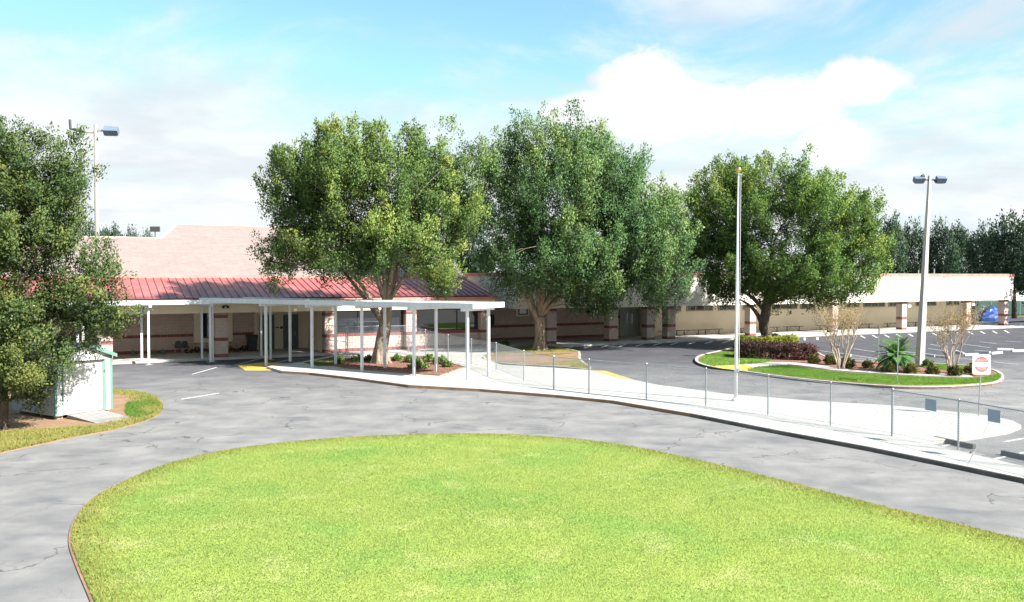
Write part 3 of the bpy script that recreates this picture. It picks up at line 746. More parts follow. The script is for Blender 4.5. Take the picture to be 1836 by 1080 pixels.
# shingle roof with its two ridge heights
RZ = ET[1] + .05; RM = .4
T1, T2 = tcol(290, 11.4), tcol(318, 14.4)
rz = lambda w: RZ + (w - 4.4) * RM
sh = MB()
V = [(-16, 4.42, rz(4.42)), (18.6, 4.42, rz(4.42)), (18.6, 14.4, rz(14.4)), (T2, 14.4, rz(14.4)), (T1, 11.4, rz(11.4)), (-16, 11.4, rz(11.4))]
b = len(sh.v); sh.v += V; sh.f.append((0, 1, 2, 3, 4, 5))
B2 = [(-16, 18.4, rz(4.42)), (18.6, 24.4, rz(4.42)), (T2, 24.4, rz(4.42)), (T1 - .01, 18.4, rz(4.42))]
sh.v += B2; sh.f += [(5, 4, 9, 6), (3, 2, 7, 8), (4, 3, 8, 9)]
sh.v += [(-16, 4.42, 3.6), (18.6, 4.42, 3.6), (18.6, 24.4, 3.6), (-16, 18.4, 3.6)]
sh.f += [(0, 5, 6, 13, 10), (1, 11, 12, 7, 2), (10, 11, 1, 0)]
sr = sh.build('shingle_roof', M['shingle'], school)
rc = MB().beam((-16, 11.4, rz(11.4) + .02), (T1, 11.4, rz(11.4) + .02), .12, .05).beam((T1, 11.4, rz(11.4) + .02), (T2, 14.4, rz(14.4) + .02), .12, .05).beam((T2, 14.4, rz(14.4) + .02), (18.6, 14.4, rz(14.4) + .02), .12, .05)
rc.build('ridge_cap', M['fascia'], sr)
fl = MB().box(-.11, .11, -.03, .03, 0, .06).sphere((-.13, -.09, -.05), .09, 8, 5).sphere((.13, -.09, -.05), .09, 8, 5).build('flood_lights', M['black'], school)
fl.location = (.25, -.5, 3.25)

# ------------------------------------------------------------------ walkway canopies
def canopy(name, origin, ang, length, z, pairs, gap, half, label, plates, skew=0.):
    r = empty(name, (origin.x, origin.y, 0), ang, label, 'canopy')
    e0, e1 = -.0, length
    MB().box(e0 + .05, e1 - .05, -half + .05, half - .05, z + .06, z + .19).build('roof_deck', M['whitemetal'], r)
    for k in range(int(length / .62)):
        if e0 + .1 + k * .62 < e1 - .1: MB().box(e0 + .1 + k * .62, e0 + .14 + k * .62, -half + .1, half - .1, z + .19, z + .225).build('deck_rib', M['whitemetal'], r)
    for nm, q in (('fascia', (e0, e1, -half, -half + .05)), ('fascia', (e0, e1, half - .05, half)), ('end_fascia', (e0, e0 + .05, -half + .05, half - .05)), ('end_fascia', (e1 - .05, e1, -half + .05, half - .05))):
        MB().box(*q, z, z + .26).build(nm, M['whitemetal'], r)
    for (t, sides) in pairs:
        MB().beam((t + skew * half / gap * 2, -half + .02, z - .041), (t - skew * half / gap * 2, half - .02, z - .041), .16, .198).build('beam', M['whitemetal'], r)
        for s in sides:
            zb = plates.get((round(t, 2), s), ZW)
            x_ = t - s * skew; po = MB().box(x_ - .058, x_ + .058, s * gap / 2 - .058, s * gap / 2 + .058, zb, z - .142).build('post', M['whitemetal'], r)
            if zb == 0: MB().box(x_ - .2, x_ + .2, s * gap / 2 - .2, s * gap / 2 + .2, .001, .035).build('base_plate', M['ramp'], po)
    return r


o1 = bw(-13.2, -1.25); T = [2.1, 5.5, 8.85, 12.2, 15.7]
canopy('walkway_canopy', o1, FA, 17.2, 3.45, [(t, (-1, 1)) for t in T], 1.5, 1.2, 'white flat walkway canopy running along the red roofed school front', {(round(t, 2), -1): 0 for t in T}, .13)
EA = math.radians(-32.5); e = Vector((math.cos(EA), math.sin(EA), 0)); nn = Vector((-math.sin(EA), math.cos(EA), 0))
o2 = e * -43.0 + nn * 34.45
T = [.6 + 0.0, 5.2, 8.8, 12.4, 15.85, 19.1]
canopy('walkway_canopy', o2, EA, 19.75, 3.54, [(T[0], (-1,))] + [(t, (-1, 1)) for t in T[1:]], 1.8, 1.35, 'white flat walkway canopy reaching out past the grey trunked oak', {(.6, -1): 0, (5.2, -1): 0})

# ------------------------------------------------------------------ chain-link fence and gate
fpx = [(623.5, 637, 1.8), (678, 634.5, 1.8), (732, 633, 1.78), (763, 638, 1.6), (803.5, 647, 1.5), (845, 655, 1.45), (889.6, 664, 1.44), (939, 684, 1.44), (993, 698, 1.44), (1056, 705, 1.42), (1159, 716, 1.42), (1265.5, 728, 1.42), (1377, 744, 1.42), (1489, 763, 1.42), (1599.5, 781, 1.42), (1718, 807, 1.42), (1850, 838, 1.42), (2000, 872, 1.42)]
fp = [(px(x, y, ZW), h) for x, y, h in fpx]
fence = empty('chain_link_fence', fp[0][0], 0, 'grey chain link fence running along the white walk beside the drive', 'fence')
fo = fp[0][0]
for i, (p, h) in enumerate(fp):
    q = p - fo; r = .038 if i in (0, 8, 14) else .028
    po = MB().tube([(q.x, q.y, -.02), (q.x, q.y, h)], r, 8).build('post', M['galv'], fence)
    MB().sphere((q.x, q.y, h + .01), r * 1.15, 8, 4).build('post_cap', M['galv'], po)
for i in range(len(fp) - 1):
    a, b = fp[i][0] - fo, fp[i + 1][0] - fo
    MB().tube([(a.x, a.y, fp[i][1] - .02), (b.x, b.y, fp[i + 1][1] - .02)], .02, 6).build('top_rail', M['galv'], fence)
    MB().tube([(a.x, a.y, .08), (b.x, b.y, .08)], .005, 4).build('tension_wire', M['wire'], fence)
    ln = (b - a).length; d = (b - a) / ln; mb = MB(); st = .075; n = int(ln / st); H = min(fp[i][1], fp[i + 1][1]) - .05
    nrm = Vector((-d.y, d.x, 0))
    for k in range(-int(H / st) - 1, n + 1):
        for sg in (1, -1):
            s0 = k * st; s1 = s0 + H; z0, z1 = .04, .04 + H
            if s0 < 0: z0 = .04 + (0 - s0); s0 = 0
            if s1 > ln: z1 = z1 - (s1 - ln); s1 = ln
            if s1 - s0 < .05: continue
            if sg < 0: s0, s1 = ln - s0, ln - s1
            P, Q = a + d * s0, a + d * s1; P.z, Q.z = z0, z1
            mb.tube([P + nrm * .003 * sg, Q + nrm * .003 * sg], .0034, 3, False)
    tag(mb.build('chain_link', M['wire'], fence, fix=False), kind='stuff')
g0, g1 = px(585, 633, ZW), px(623, 637.5, ZW)
gate = empty('fence_gate', g0, 0, 'tall open framed steel gate between block pillar and fence', 'gate')
v = (g1 - g0) * .93
for q in (Vector((0, 0, 0)), v): MB().tube([q, q + Vector((0, 0, 1.85))], .034, 8).build('gate_post', M['galv'], gate)
for z in (.12, .85, 1.78): MB().tube([Vector((0, 0, z)), v + Vector((0, 0, z))], .022, 6).build('gate_rail', M['galv'], gate)
# two plates wired to the fence
for (x, lab) in ((1672, 'small blue grey plate hung on the fence left of the do not enter sign'), (1786, 'small blue grey plate hung on the fence right of the do not enter sign')):
    j = 14 if x < 1718 else 15
    a, b = fp[j][0], fp[j + 1][0]
    f_ = (x - fpx[j][0]) / (fpx[j + 1][0] - fpx[j][0]); c = a.lerp(b, f_); d = (b - a).normalized()
    o = empty('fence_plate', (c.x, c.y, ZW), math.atan2(d.y, d.x), lab, 'plate', 'plates on the fence')
    MB().box(-.2, .2, -.035, -.028, .98, 1.32).build('plate', M['bluegrey'], o)
    MB().box(-.16, -.13, -.028, -.01, 1.24, 1.27).box(.13, .16, -.028, -.01, 1.24, 1.27).build('wire_ties', M['galv'], o)

# ------------------------------------------------------------------ flagpole, lamp posts, signs
p = px(1319, 719, ZW)
fpz = empty('flagpole', p, 0, 'tall white flagpole with a gold ball on the concrete plaza', 'flagpole')
MB().tube([(0, 0, .0), (0, 0, .06), (0, 0, .12)], [.16, .15, .09], 16).build('base_collar', M['whitemetal'], fpz)
MB().tube([(0, 0, .1), (.02, 0, 4), (.05, 0, 8.85)], [.072, .062, .03], 14).build('pole', M['whitemetal'], fpz, True)
MB().tube([(.05, 0, 8.8), (.05, 0, 9.0)], .03, 8).tube([(.05, 0, 8.92), (.2, 0, 8.92)], .03, 6).build('truck', M['galv'], fpz)
MB().sphere((.05, 0, 9.1), .11, 12, 8).build('ball', M['gold'], fpz, True)
MB().tube([(.1, -.09, 1.2), (.13, -.06, 8.9)], .008, 4).build('halyard', M['whitemetal'], fpz)
MB().box(.06, .1, -.12, -.06, 1.15, 1.3).build('cleat', M['galv'], fpz)


def lamp_head(mb_parent, c, ang, tilt):
    """shoebox floodlight hung from its arm"""
    h = MB().box(-.34, .34, -.2, .2, -.17, .17)
    for i, q in enumerate(h.v):
        k = 1 - .18 * (q[2] < 0) - .1 * (q[0] > 0); h.v[i] = (q[0], q[1] * k, q[2] * (1 if q[0] < 0 else .86))
    o = h.build('lamp_head', M['head'], mb_parent); o.location = c; o.rotation_euler = (tilt, 0, ang)
    l = MB().box(-.29, .29, -.16, .16, -.19, -.171).build('lens', M['lens'], o)
    return o


lb = px(178, 714, 0)
lamp = empty('lamp_post', (lb.x, lb.y, 0), 0, 'tall pale lamp post rising from behind the white shed', 'lamp post', 'parking lot lamp posts')
hL = 11.3
MB().tube([(0, 0, 0), (0, 0, hL)], [.115, .075], 12).build('pole', M['polec'], lamp, True)
MB().beam((0, 0, hL - .25), (.5, 0, hL - .25), .07, .07).build('arm', M['polec'], lamp)
MB().tube([(-.42, -.02, hL - .32), (-.85, -.1, hL - .22), (-.98, -.12, hL - .2), (-1.0, -.12, hL + .18)], .055, 6).build('bent_arm', M['darkmetal'], lamp)
MB().tube([(0, 0, hL - .34), (-.42, -.02, hL - .32)], .03, 6).build('bracket', M['polec'], lamp)
lamp_head(lamp, (.66, -.06, hL - .28), .15, .75).scale = (.82, .82, .82)
rb = px(1649, 655, ZW)
lamp2 = empty('lamp_post', rb, 0, 'leaning square lamp post with two blue heads behind the palm', 'lamp post', 'parking lot lamp posts')
MB().beam((0, 0, -.05), (.42, 0, 10.5), .35, .35, Vector((.94, .33, 0)), .13, .13).build('pole', M['polew'], lamp2)
MB().tube([(-.02, 0, 10.45), (.1, 0, 10.5)], .1, 8).build('pole_collar', M['darkmetal'], lamp2)
for s in (-1, 1):
    MB().tube([(.42 + .05 * s, 0, 10.25), (.42 + .22 * s, 0, 10.3), (.42 + .38 * s, 0, 10.1)], .05, 8).build('arm', M['darkmetal'], lamp2)
    h = lamp_head(lamp2, (.42 + .62 * s, -.02, 10.28), 0 if s > 0 else math.pi, .55 * (1 if s > 0 else -1)); h.scale = (.75, .9, .95)


def sign_letters(parent, txt, size, loc, m, rot=(math.pi / 2, 0, 0)):
    cu = bpy.data.curves.new('lettering', 'FONT'); cu.body = txt; cu.size = size; cu.align_x = 'CENTER'; cu.align_y = 'CENTER'; cu.extrude = .0015
    o = bpy.data.objects.new('lettering', cu); COL.objects.link(o)
    bpy.context.view_layer.update(); dg = bpy.context.evaluated_depsgraph_get()
    me = bpy.data.meshes.new_from_object(o.evaluated_get(dg)); bpy.data.objects.remove(o)
    me.materials.clear(); me.materials.append(m)
    q = bpy.data.objects.new('lettering', me); q.location = loc; q.rotation_euler = rot; return link(q, parent)


sp = px(1757, 746, ZW)
sg = empty('road_sign', sp, math.radians(-8), 'white do not enter sign with faded red disc on thin post', 'sign')
MB().beam((-.03, .04, 0), (.04, .04, 2.1), .055, .03).build('post', M['galv'], sg)
w_, h_ = .30, .355; zc = 1.82
pl = []
for (cx, cz, a0) in ((w_ - .05, h_ - .05, 0), (-w_ + .05, h_ - .05, 90), (-w_ + .05, -h_ + .05, 180), (w_ - .05, -h_ + .05, 270)):
    for k in range(4): a = math.radians(a0 + 30 * k); pl.append((.03 + cx + .05 * math.cos(a), 0, zc + cz + .05 * math.sin(a)))
pn = MB().ext(pl, (0, .006, 0)).build('panel', M['signwhite'], sg)
R_ = .245; up = []; lo = []
for (s, lst) in ((1, up), (-1, lo)):
    for k in range(17):
        a = math.radians(17 + (146 * k / 16)); lst.append((.03 + R_ * math.cos(a), -.003, zc + s * R_ * 1.12 * math.sin(a)))
MB().ext(up, (0, .0025, 0)).build('red_disc_half', M['signred'], pn); MB().ext(lo, (0, .0025, 0)).build('red_disc_half', M['signred'], pn)
sign_letters(pn, 'DO NOT', .085, (.03, -.006, zc + .14), M['signwhite']); sign_letters(pn, 'ENTER', .085, (.03, -.006, zc - .14), M['signwhite'])
for (x, y, yt, ang, lab) in ((1610, 686, 606, 68, 'thin sign post with edge-on pale panel on the island grass'), (1576, 645, 582, 75, 'bare grey sign post beside the palm with narrow pale panel')):
    b_ = px(x, y, ZW); s_ = empty('road_sign', b_, math.radians(ang), lab, 'sign')
    hh = (y - yt) / ((y - HOR) / (CAMH - ZW))
    MB().beam((0, .02, 0), (0.03, .02, hh - .02), .05, .03).build('post', M['galv'], s_)
    MB().bbox(-.16, .16, -.012, -.002, hh - .62, hh, .003).build('panel', M['signwhite'], s_)

# ------------------------------------------------------------------ wheel stops
stop_me = MB().ext([(-.9, -.075, 0), (-.9, .075, 0), (-.9, .05, .13), (-.9, -.05, .13)], (1.8, 0, 0))
stops = [((1656, 637.5), (1677, 640.5)), ((1680, 641), (1699, 643)), ((1713, 632), (1728, 636)), ((1729, 638.5), (1753, 637)), ((1748, 632), (1775, 634)), ((1777, 635.5), (1796, 634)), ((1794, 628), (1812, 628.5)), ((1815, 631), (1836, 630.5)), ((1590, 634), (1612, 637)), ((1622, 638), (1642, 640)), ((1505, 637), (1524, 639)), ((1676, 790), (1747, 805.5)), ((1797, 816), (1870, 832))]
words = ('first', 'second', 'third', 'fourth', 'fifth', 'sixth', 'seventh', 'eighth')
for i, (a, b) in enumerate(stops):
    A, B = px(*a), px(*b); d = B - A; c = (A + B) / 2
    d2 = d.normalized() * min(max(d.length, 1.0), 1.85)
    m = stop_me.mesh('wheel_stop', M['bench' if i > 10 else 'line'])
    o = inst(m, 'wheel_stop', None, (c.x, c.y, .005), math.atan2(d2.y, d2.x), (d2.length / 1.8, 1, 1))
    if i < 8: lab = 'white parking wheel stop between lamp post and right edge, %s from the lamp post' % words[i]
    else: lab = ('white parking wheel stop seen behind the palm fronds', 'white parking wheel stop just left of the lamp post base', 'white parking wheel stop behind the left crepe myrtle', 'dark wheel stop in the corner lot left of the last fence post', 'dark wheel stop in the corner lot at the right picture edge')[i - 8]
    tag(o, lab, 'wheel stop', 'parking wheel stops')

# ------------------------------------------------------------------ benches, bin, chairs, toys under the eaves
bn = empty('bench', (0, 0, 0), 0)
MB().bbox(-1.12, 1.12, -.15, .15, .41, .45, .01).build('seat', M['bench'], bn)
for s in (-.75, .75):
    MB().box(s - .03, s + .03, -.035, .035, .03, .41).build('leg', M['bench'], bn)
    MB().box(s - .06, s + .06, -.22, .22, .0, .03).build('foot', M['bench'], bn)
    MB().beam((s * .92, 0, .08), (s * .35, 0, .4), .025, .025).build('brace', M['bench'], bn)
bays = [(35.2, 42.0, 'between the double door and the flagpole'), (43.5, 51.6, 'behind the dark trunked oak'), (53.1, 60.6, 'behind the left crepe myrtle'), (62.1, 69.9, 'behind the lamp post'), (71.5, 76.0, 'in the last bay of the wing')]
first = True
for (a, b, where) in bays:
    n = round((b - a) / 2.4)
    for k in range(n):
        o = bn if first else copy_tree(bn); first = False
        q = bw(a + (b - a) * (k + .5) / n, WR - .75, ZW); o.location = q; o.rotation_euler = (0, 0, FA + random.uniform(-.02, .02))
        pos = ('left', 'right')[k] if n == 2 else (('left', 'middle', 'right')[k] if n == 3 else 'only')
        tag(o, '%s long dark bench by the cream wall %s' % (pos, where), 'bench', 'benches along the wing wall')
q = bw(tcol(451, 3.5), 3.5, ZW); bin_ = empty('wheeled_bin', q, FA, 'black wheeled rubbish bin beside the teal entrance door', 'bin')
bt = MB(); bt.v = [(-.26, -.28, .08), (.26, -.28, .08), (.26, .25, .08), (-.26, .25, .08), (-.32, -.36, .98), (.32, -.36, .98), (.32, .34, .98), (-.32, .34, .98)]
bt.f = [(3, 2, 1, 0), (4, 5, 6, 7), (0, 1, 5, 4), (1, 2, 6, 5), (2, 3, 7, 6), (3, 0, 4, 7)]; bt.build('bin_body', M['black'], bin_)
MB().ext([(-.34, -.4, .985), (-.34, .38, .985), (-.34, .36, 1.06), (-.34, -.1, 1.1), (-.34, -.4, 1.03)], (.68, 0, 0)).build('lid', M['black'], bin_)
for s in (-.27, .27): MB().tube([(s - .03, .26, .1), (s + .03, .26, .1)], .1, 12).build('wheel', M['toywheel'], bin_)
ch = empty('plastic_chair', (0, 0, 0), 0)
MB().bbox(-.2, .2, -.18, .2, .36, .40, .02).build('seat', M['chair'], ch)
MB().ext([(-.2, .2, .4), (.2, .2, .4), (.19, .24, .6), (.13, .28, .76), (-.13, .28, .76), (-.19, .24, .6)], (0, .025, .005)).build('backrest', M['chair'], ch)
for sx in (-1, 1):
    for sy in (-1, 1): MB().tube([(.17 * sx, .15 * sy, .36), (.22 * sx, .21 * sy, 0)], .014, 6).build('leg', M['galv'], ch)
for k, x in enumerate((319, 332)):
    o = ch if k == 0 else copy_tree(ch); q = bw(tcol(x, 3.7), 3.7, ZW); o.location = q; o.rotation_euler = (0, 0, FA + (.1 if k else -.05))
    tag(o, '%s of two small dark chairs against the block wall' % ('right' if k else 'left'), 'chair', 'small chairs under the eaves')
tr = empty('tricycle', (0, 0, 0), 0)
MB().tube([(-.3, 0, .22), (0, 0, .34), (.22, 0, .5)], .028, 8).tube([(-.3, -.2, .13), (-.3, .2, .13)], .018, 6).tube([(-.3, 0, .13), (-.3, 0, .22)], .025, 6).tube([(-.3, -.18, .13), (0, 0, .34), (-.3, .18, .13)], .02, 6).build('frame', M['toy'], tr)
MB().tube([(.22, 0, .5), (.3, -.04, .2)], .022, 6).tube([(.3, .04, .2), (.22, 0, .5)], .022, 6).build('fork', M['toy'], tr)
hb = MB().tube([(.2, -.2, .62), (.21, 0, .58), (.2, .2, .62)], .016, 6).tube([(.22, 0, .5), (.21, 0, .58)], .018, 6).build('handlebar', M['frame'], tr)
MB().bbox(-.16, .06, -.09, .09, .38, .42, .02).build('seat', M['redcap'], tr)
for (x, y, r) in ((.3, 0, .2), (-.3, -.21, .13), (-.3, .21, .13)): MB().tube([(x, y - .025, r), (x, y + .025, r)], r, 16).build('wheel', M['toywheel'], tr)
for k, (x, w, a, lab) in enumerate(((345, 3.6, .5, 'small yellow framed tricycle right of the two dark chairs'), (381, 3.5, 1.2, 'small yellow framed tricycle half hidden behind the block pillar'), (417, 3.5, 2.4, 'dark toned tricycle just right of the block pillar'), (430, 3.4, .4, 'small yellow framed tricycle left of the black bin'))):
    o = tr if k == 0 else copy_tree(tr); o.location = bw(tcol(x, w), w, ZW); o.rotation_euler = (0, 0, FA + a); tag(o, lab, 'tricycle', 'tricycles under the eaves')
gs = empty('stanchion_base', (0, 0, 0), 0)
MB().tube([(0, 0, 0), (0, 0, .05), (0, 0, .11)], [.26, .25, .07], 18).build('foot', M['greenplastic'], gs)
MB().tube([(0, 0, .1), (0, 0, .34)], .045, 10).build('socket', M['greenplastic'], gs)
for k, x in enumerate((237, 275, 290)):
    o = gs if k == 0 else copy_tree(gs); o.location = bw(tcol(x, 3.6), 3.6, ZW)
    tag(o, '%s of three low green post bases by the block wall' % ('leftmost', 'middle', 'rightmost')[k], 'post base', 'green post bases')

# ------------------------------------------------------------------ shed with ramp
A_ = px(100, 755, 0); B_ = px(200, 741, 0); d = B_ - A_; SW = d.length; sa = math.atan2(d.y, d.x); SD = 2.9
shed = empty('garden_shed', A_, sa, 'white shed with green trim and closed roller door under the left tree', 'shed')
# local: x along the front, y back, z up
ZB, ZE, ZA = .16, 2.2, 2.62
MB().ext([(0, .02, ZB), (SW, .02, ZB), (SW, .02, ZE), (SW / 2, .02, ZA), (0, .02, ZE)], (0, SD - .04, 0)).build('wall', M['siding'], shed)
dl, dr, dt = .27, SW - .36, 1.98
fr = MB().box(0, dl, -.03, .02, ZB, ZE - .02).box(dr, SW, -.03, .02, ZB, ZE - .02).ext([(dl, -.03, dt), (dr, -.03, dt), (SW, -.03, dt + .001), (SW, -.03, ZE - .03), (SW / 2, -.03, ZA - .04), (0, -.03, ZE - .03), (0, -.03, dt + .001)], (0, .05, 0))
fr.build('front_panel', M['white'], shed)
dro = MB().box(dl + .005, dr - .005, .004, .02, ZB + .02, dt - .005).build('roller_door', M['white'], shed)
for k in range(12):
    z = ZB + .05 + k * (dt - ZB - .08) / 12
    MB().ext([(dl + .01, .004, z), (dl + .01, -.012, z + .02), (dl + .01, -.012, z + .11), (dl + .01, .004, z + .13)], (dr - dl - .02, 0, 0)).build('door_slat', M['white'], dro)
MB().box(dl + .05, dl + .2, -.04, -.013, .9, .95).build('latch', M['galv'], dro)
for nm, q in (('corner_trim', (-.03, .05, -.045, .05)), ('corner_trim', (SW - .06, SW + .03, -.045, .05)), ('door_trim', (dr + .01, dr + .13, -.05, -.032)), ('door_trim', (dl - .05, dl - .005, -.05, -.032))):
    MB().box(*q, ZB, ZE - .02 if nm[0] == 'c' else dt + .05).build(nm, M['greentrim'], shed)
MB().box(dl - .05, dr + .05, -.09, -.032, dt + .002, dt + .05).build('door_hood', M['frame'], shed)
for s in (0, 1):
    e0 = (-.14, ZE - .055) if s == 0 else (SW + .14, ZE - .055); ap = (SW / 2, ZA)
    MB().ext([(e0[0], -.16, e0[1]), (ap[0], -.16, ap[1] + .003 * s), (ap[0], -.16, ap[1] + .05 + .003 * s), (e0[0], -.16, e0[1] + .05)], (0, SD + .3, 0)).build('roof_panel', M['shedroof'], shed)
    MB().ext([(e0[0], -.185, e0[1] - .07), (ap[0], -.185, ap[1] - .07), (ap[0], -.185, ap[1] + .06 + .003 * s), (e0[0], -.185, e0[1] + .06)], (0, .022, 0)).build('barge_board', M['greentrim'], shed)
for k in range(13):
    z = ZB + k * (ZE - ZB - .06) / 13; h = (ZE - ZB - .06) / 13
    MB().ext([(0, .05, z), (-.03, .05, z), (-.012, .05, z + h), (0, .05, z + h)], (0, SD - .08, 0)).build('siding_board', M['siding'], shed)
for k in range(13):
    z = ZB + k * (ZE - ZB - .06) / 13; h = (ZE - ZB - .06) / 13
    MB().ext([(SW, .05, z), (SW + .03, .05, z), (SW + .012, .05, z + h), (SW, .05, z + h)], (0, SD - .08, 0)).build('siding_board', M['siding'], shed)
for x in (.1, SW - .3):
    for y in (.1, SD - .3): MB().box(x, x + .2, y, y + .2, .0, ZB - .001).build('footing', M['joint'], shed)
rampo = empty('ramp', A_, sa, 'weathered grey ramp leading up to the shed door', 'ramp')
MB().ext([(dl + .1, -.06, .17), (dl + .1, -1.8, .045), (dl + .1, -1.8, .03), (dl + .1, -.06, .09)], (dr - dl - .1, 0, 0)).build('deck', M['ramp'], rampo)
for k in range(1, 8):
    y = -.06 - k * .18; z = .17 - k * .18 * .0718
    MB().box(dl + .1, dr, y - .006, y + .006, z + .0005, z + .006).build('cleat', M['kerb'], rampo)
MB().box(dl + .14, dl + .2, -1.2, -.08, .03, .085).box(dr - .06, dr, -1.2, -.08, .03, .085).build('bearer', M['joint'], rampo)

# ------------------------------------------------------------------ foliage builders


def leaves_mesh(name, P, D, size, m, rnd, aspect=.55, up=.25, nrm=None):
    """rhombic leaves: centres P, rough directions D, sizes, per-leaf random colour value"""
    n = len(P)
    D = D + RNG.normal(0, .55, (n, 3)); D /= np.linalg.norm(D, axis=1)[:, None] + 1e-9
    N = RNG.normal(0, 1, (n, 3)); N[:, 2] += up * 3; A = np.cross(D, N); A /= np.linalg.norm(A, axis=1)[:, None] + 1e-9
    l = (size * RNG.uniform(.7, 1.3, n))[:, None]; w = l * aspect * .5
    V = np.empty((n, 4, 3), np.float32)
    bend = np.cross(A, D) * l * .12
    V[:, 0] = P - D * l * .5; V[:, 1] = P + A * w + bend; V[:, 2] = P + D * l * .5; V[:, 3] = P - A * w + bend
    return quads_mesh(name, V, m, np.repeat(rnd, 4), None if nrm is None else np.repeat(nrm, 4, 0))


def quads_mesh(name, V, m, rnd, nrm=None):
    n, k = V.shape[:2]
    me = bpy.data.meshes.new(name); me.vertices.add(n * k); me.vertices.foreach_set('co', V.reshape(-1).astype(np.float32))
    me.loops.add(n * k); me.loops.foreach_set('vertex_index', np.arange(n * k, dtype=np.int32))
    me.polygons.add(n); me.polygons.foreach_set('loop_start', np.arange(0, n * k, k, dtype=np.int32)); me.polygons.foreach_set('loop_total', np.full(n, k, np.int32))
    at = me.attributes.new('rnd', 'FLOAT', 'POINT'); at.data.foreach_set('value', rnd.astype(np.float32))
    if nrm is not None:
        an = me.attributes.new('nrm', 'FLOAT_VECTOR', 'POINT'); an.data.foreach_set('vector', nrm.astype(np.float32).reshape(-1))
    me.materials.append(m); me.update(calc_edges=True); return me


def wavefield(P, freq, seed):
    r = np.random.default_rng(seed); s = np.zeros(len(P))
    for _ in range(7):
        k = r.normal(0, freq, 3); s += np.sin(P @ k + r.uniform(0, 6.28))
    return s / 7 ** .5


def crown_points(lobes, n, seed, shell=.5, hole=.55, freq=1.0):
    """clump centres filling a union of ellipsoids (cx,cy,cz,rx,ry,rz), thicker near the surface, with gaps"""
    r = np.random.default_rng(seed); L = np.array(lobes); vol = L[:, 3] * L[:, 4] * L[:, 5]; pr = vol ** .8; pr /= pr.sum()
    out = []; nr = []
    while sum(map(len, out)) < n:
        i = r.choice(len(L), n * 2, p=pr); u = r.normal(0, 1, (n * 2, 3)); u /= np.linalg.norm(u, axis=1)[:, None]
        rad = r.uniform(0, 1, n * 2) ** (1 / 3 * shell)
        P = L[i, :3] + u * rad[:, None] * L[i, 3:6]
        # deep inside other lobes -> mostly drop
        inside = np.zeros(len(P))
        for q in L: inside = np.maximum(inside, 1 - np.linalg.norm((P - q[:3]) / q[3:6], axis=1))
        keep = r.uniform(0, 1, len(P)) < np.clip(1.15 - inside * 1.5, .12, 1)
        keep &= wavefield(P, freq, seed + 5) > -hole * 1.6 + r.normal(0, .25, len(P))
        out.append(P[keep]); nr.append(u[keep])
    return np.concatenate(out)[:n], np.concatenate(nr)[:n]


def boughs(lobes, n, seed, shell, hole, freq, upw, spray):
    """leafy boughs: long rising plumes of clumps set all over the crown, with thin filler inside"""
    r = np.random.default_rng(seed + 77); nb = max(24, int(n / 24)); L = np.array(lobes)
    B, U = crown_points(lobes, nb, seed, shell * .55, hole, freq)
    ctr = L[:, :3].mean(0)
    ax = U * .75 + np.array([0, 0, upw]) + r.normal(0, .22, (nb, 3)); ax /= np.linalg.norm(ax, axis=1)[:, None]
    ln = spray * r.uniform(1.0, 1.75, nb); wd = ln * r.uniform(.26, .42, nb); bright = r.normal(0, .13, nb)
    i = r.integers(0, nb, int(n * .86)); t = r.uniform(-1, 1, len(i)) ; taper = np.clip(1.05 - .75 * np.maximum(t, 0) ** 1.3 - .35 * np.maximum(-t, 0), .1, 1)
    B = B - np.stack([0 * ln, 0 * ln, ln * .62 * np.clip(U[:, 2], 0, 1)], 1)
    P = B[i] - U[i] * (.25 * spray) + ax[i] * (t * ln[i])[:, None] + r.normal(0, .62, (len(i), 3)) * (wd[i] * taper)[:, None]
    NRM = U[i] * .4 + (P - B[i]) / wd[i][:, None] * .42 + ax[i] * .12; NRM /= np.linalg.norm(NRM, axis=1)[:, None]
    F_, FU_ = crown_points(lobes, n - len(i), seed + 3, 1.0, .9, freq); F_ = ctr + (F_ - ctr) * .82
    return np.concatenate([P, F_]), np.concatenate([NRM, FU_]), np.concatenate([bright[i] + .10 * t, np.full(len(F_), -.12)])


def make_leaves(name, C, NRM, per, spray, lsize, m, seed, upw=.8, aspect=.55, cb=0.):
    r = np.random.default_rng(seed); n = len(C)
    ax = NRM * .7 + np.array([0, 0, upw]) + r.normal(0, .3, (n, 3)); ax /= np.linalg.norm(ax, axis=1)[:, None]
    spray = spray * .62 if np.ndim(cb) else spray
    t = r.uniform(-.5, .6, (n, per)); wd = (1 - np.clip(t, -.5, .6)) * .36
    P = C[:, None, :] + ax[:, None, :] * (t * spray)[:, :, None] + r.normal(0, 1, (n, per, 3)) * (wd * spray * .72)[:, :, None]
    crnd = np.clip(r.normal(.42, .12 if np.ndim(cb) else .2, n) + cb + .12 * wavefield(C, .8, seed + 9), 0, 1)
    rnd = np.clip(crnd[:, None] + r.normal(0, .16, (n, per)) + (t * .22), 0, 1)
    D = np.repeat(ax, per, 0)
    NN = (NRM[:, None, :] * .75 + (P - C[:, None, :]) / (spray * .6) * .4).reshape(-1, 3); NN /= np.linalg.norm(NN, axis=1)[:, None] + 1e-9
    return leaves_mesh(name, P.reshape(-1, 3), D, lsize, m, rnd.reshape(-1), aspect, .25, NN)


def bend_pts(a, b, n, sag, seed):
    r = random.Random(seed); a, b = Vector(a), Vector(b); pts = []
    off = Vector((r.uniform(-1, 1), r.uniform(-1, 1), r.uniform(-.3, .3))) * (b - a).length * sag
    for i in range(n + 1):
        t = i / n; pts.append(a.lerp(b, t) + off * math.sin(math.pi * t) + Vector((0, 0, .12 * (b - a).length * math.sin(math.pi * t) * (1 if sag else 0))))
    return pts


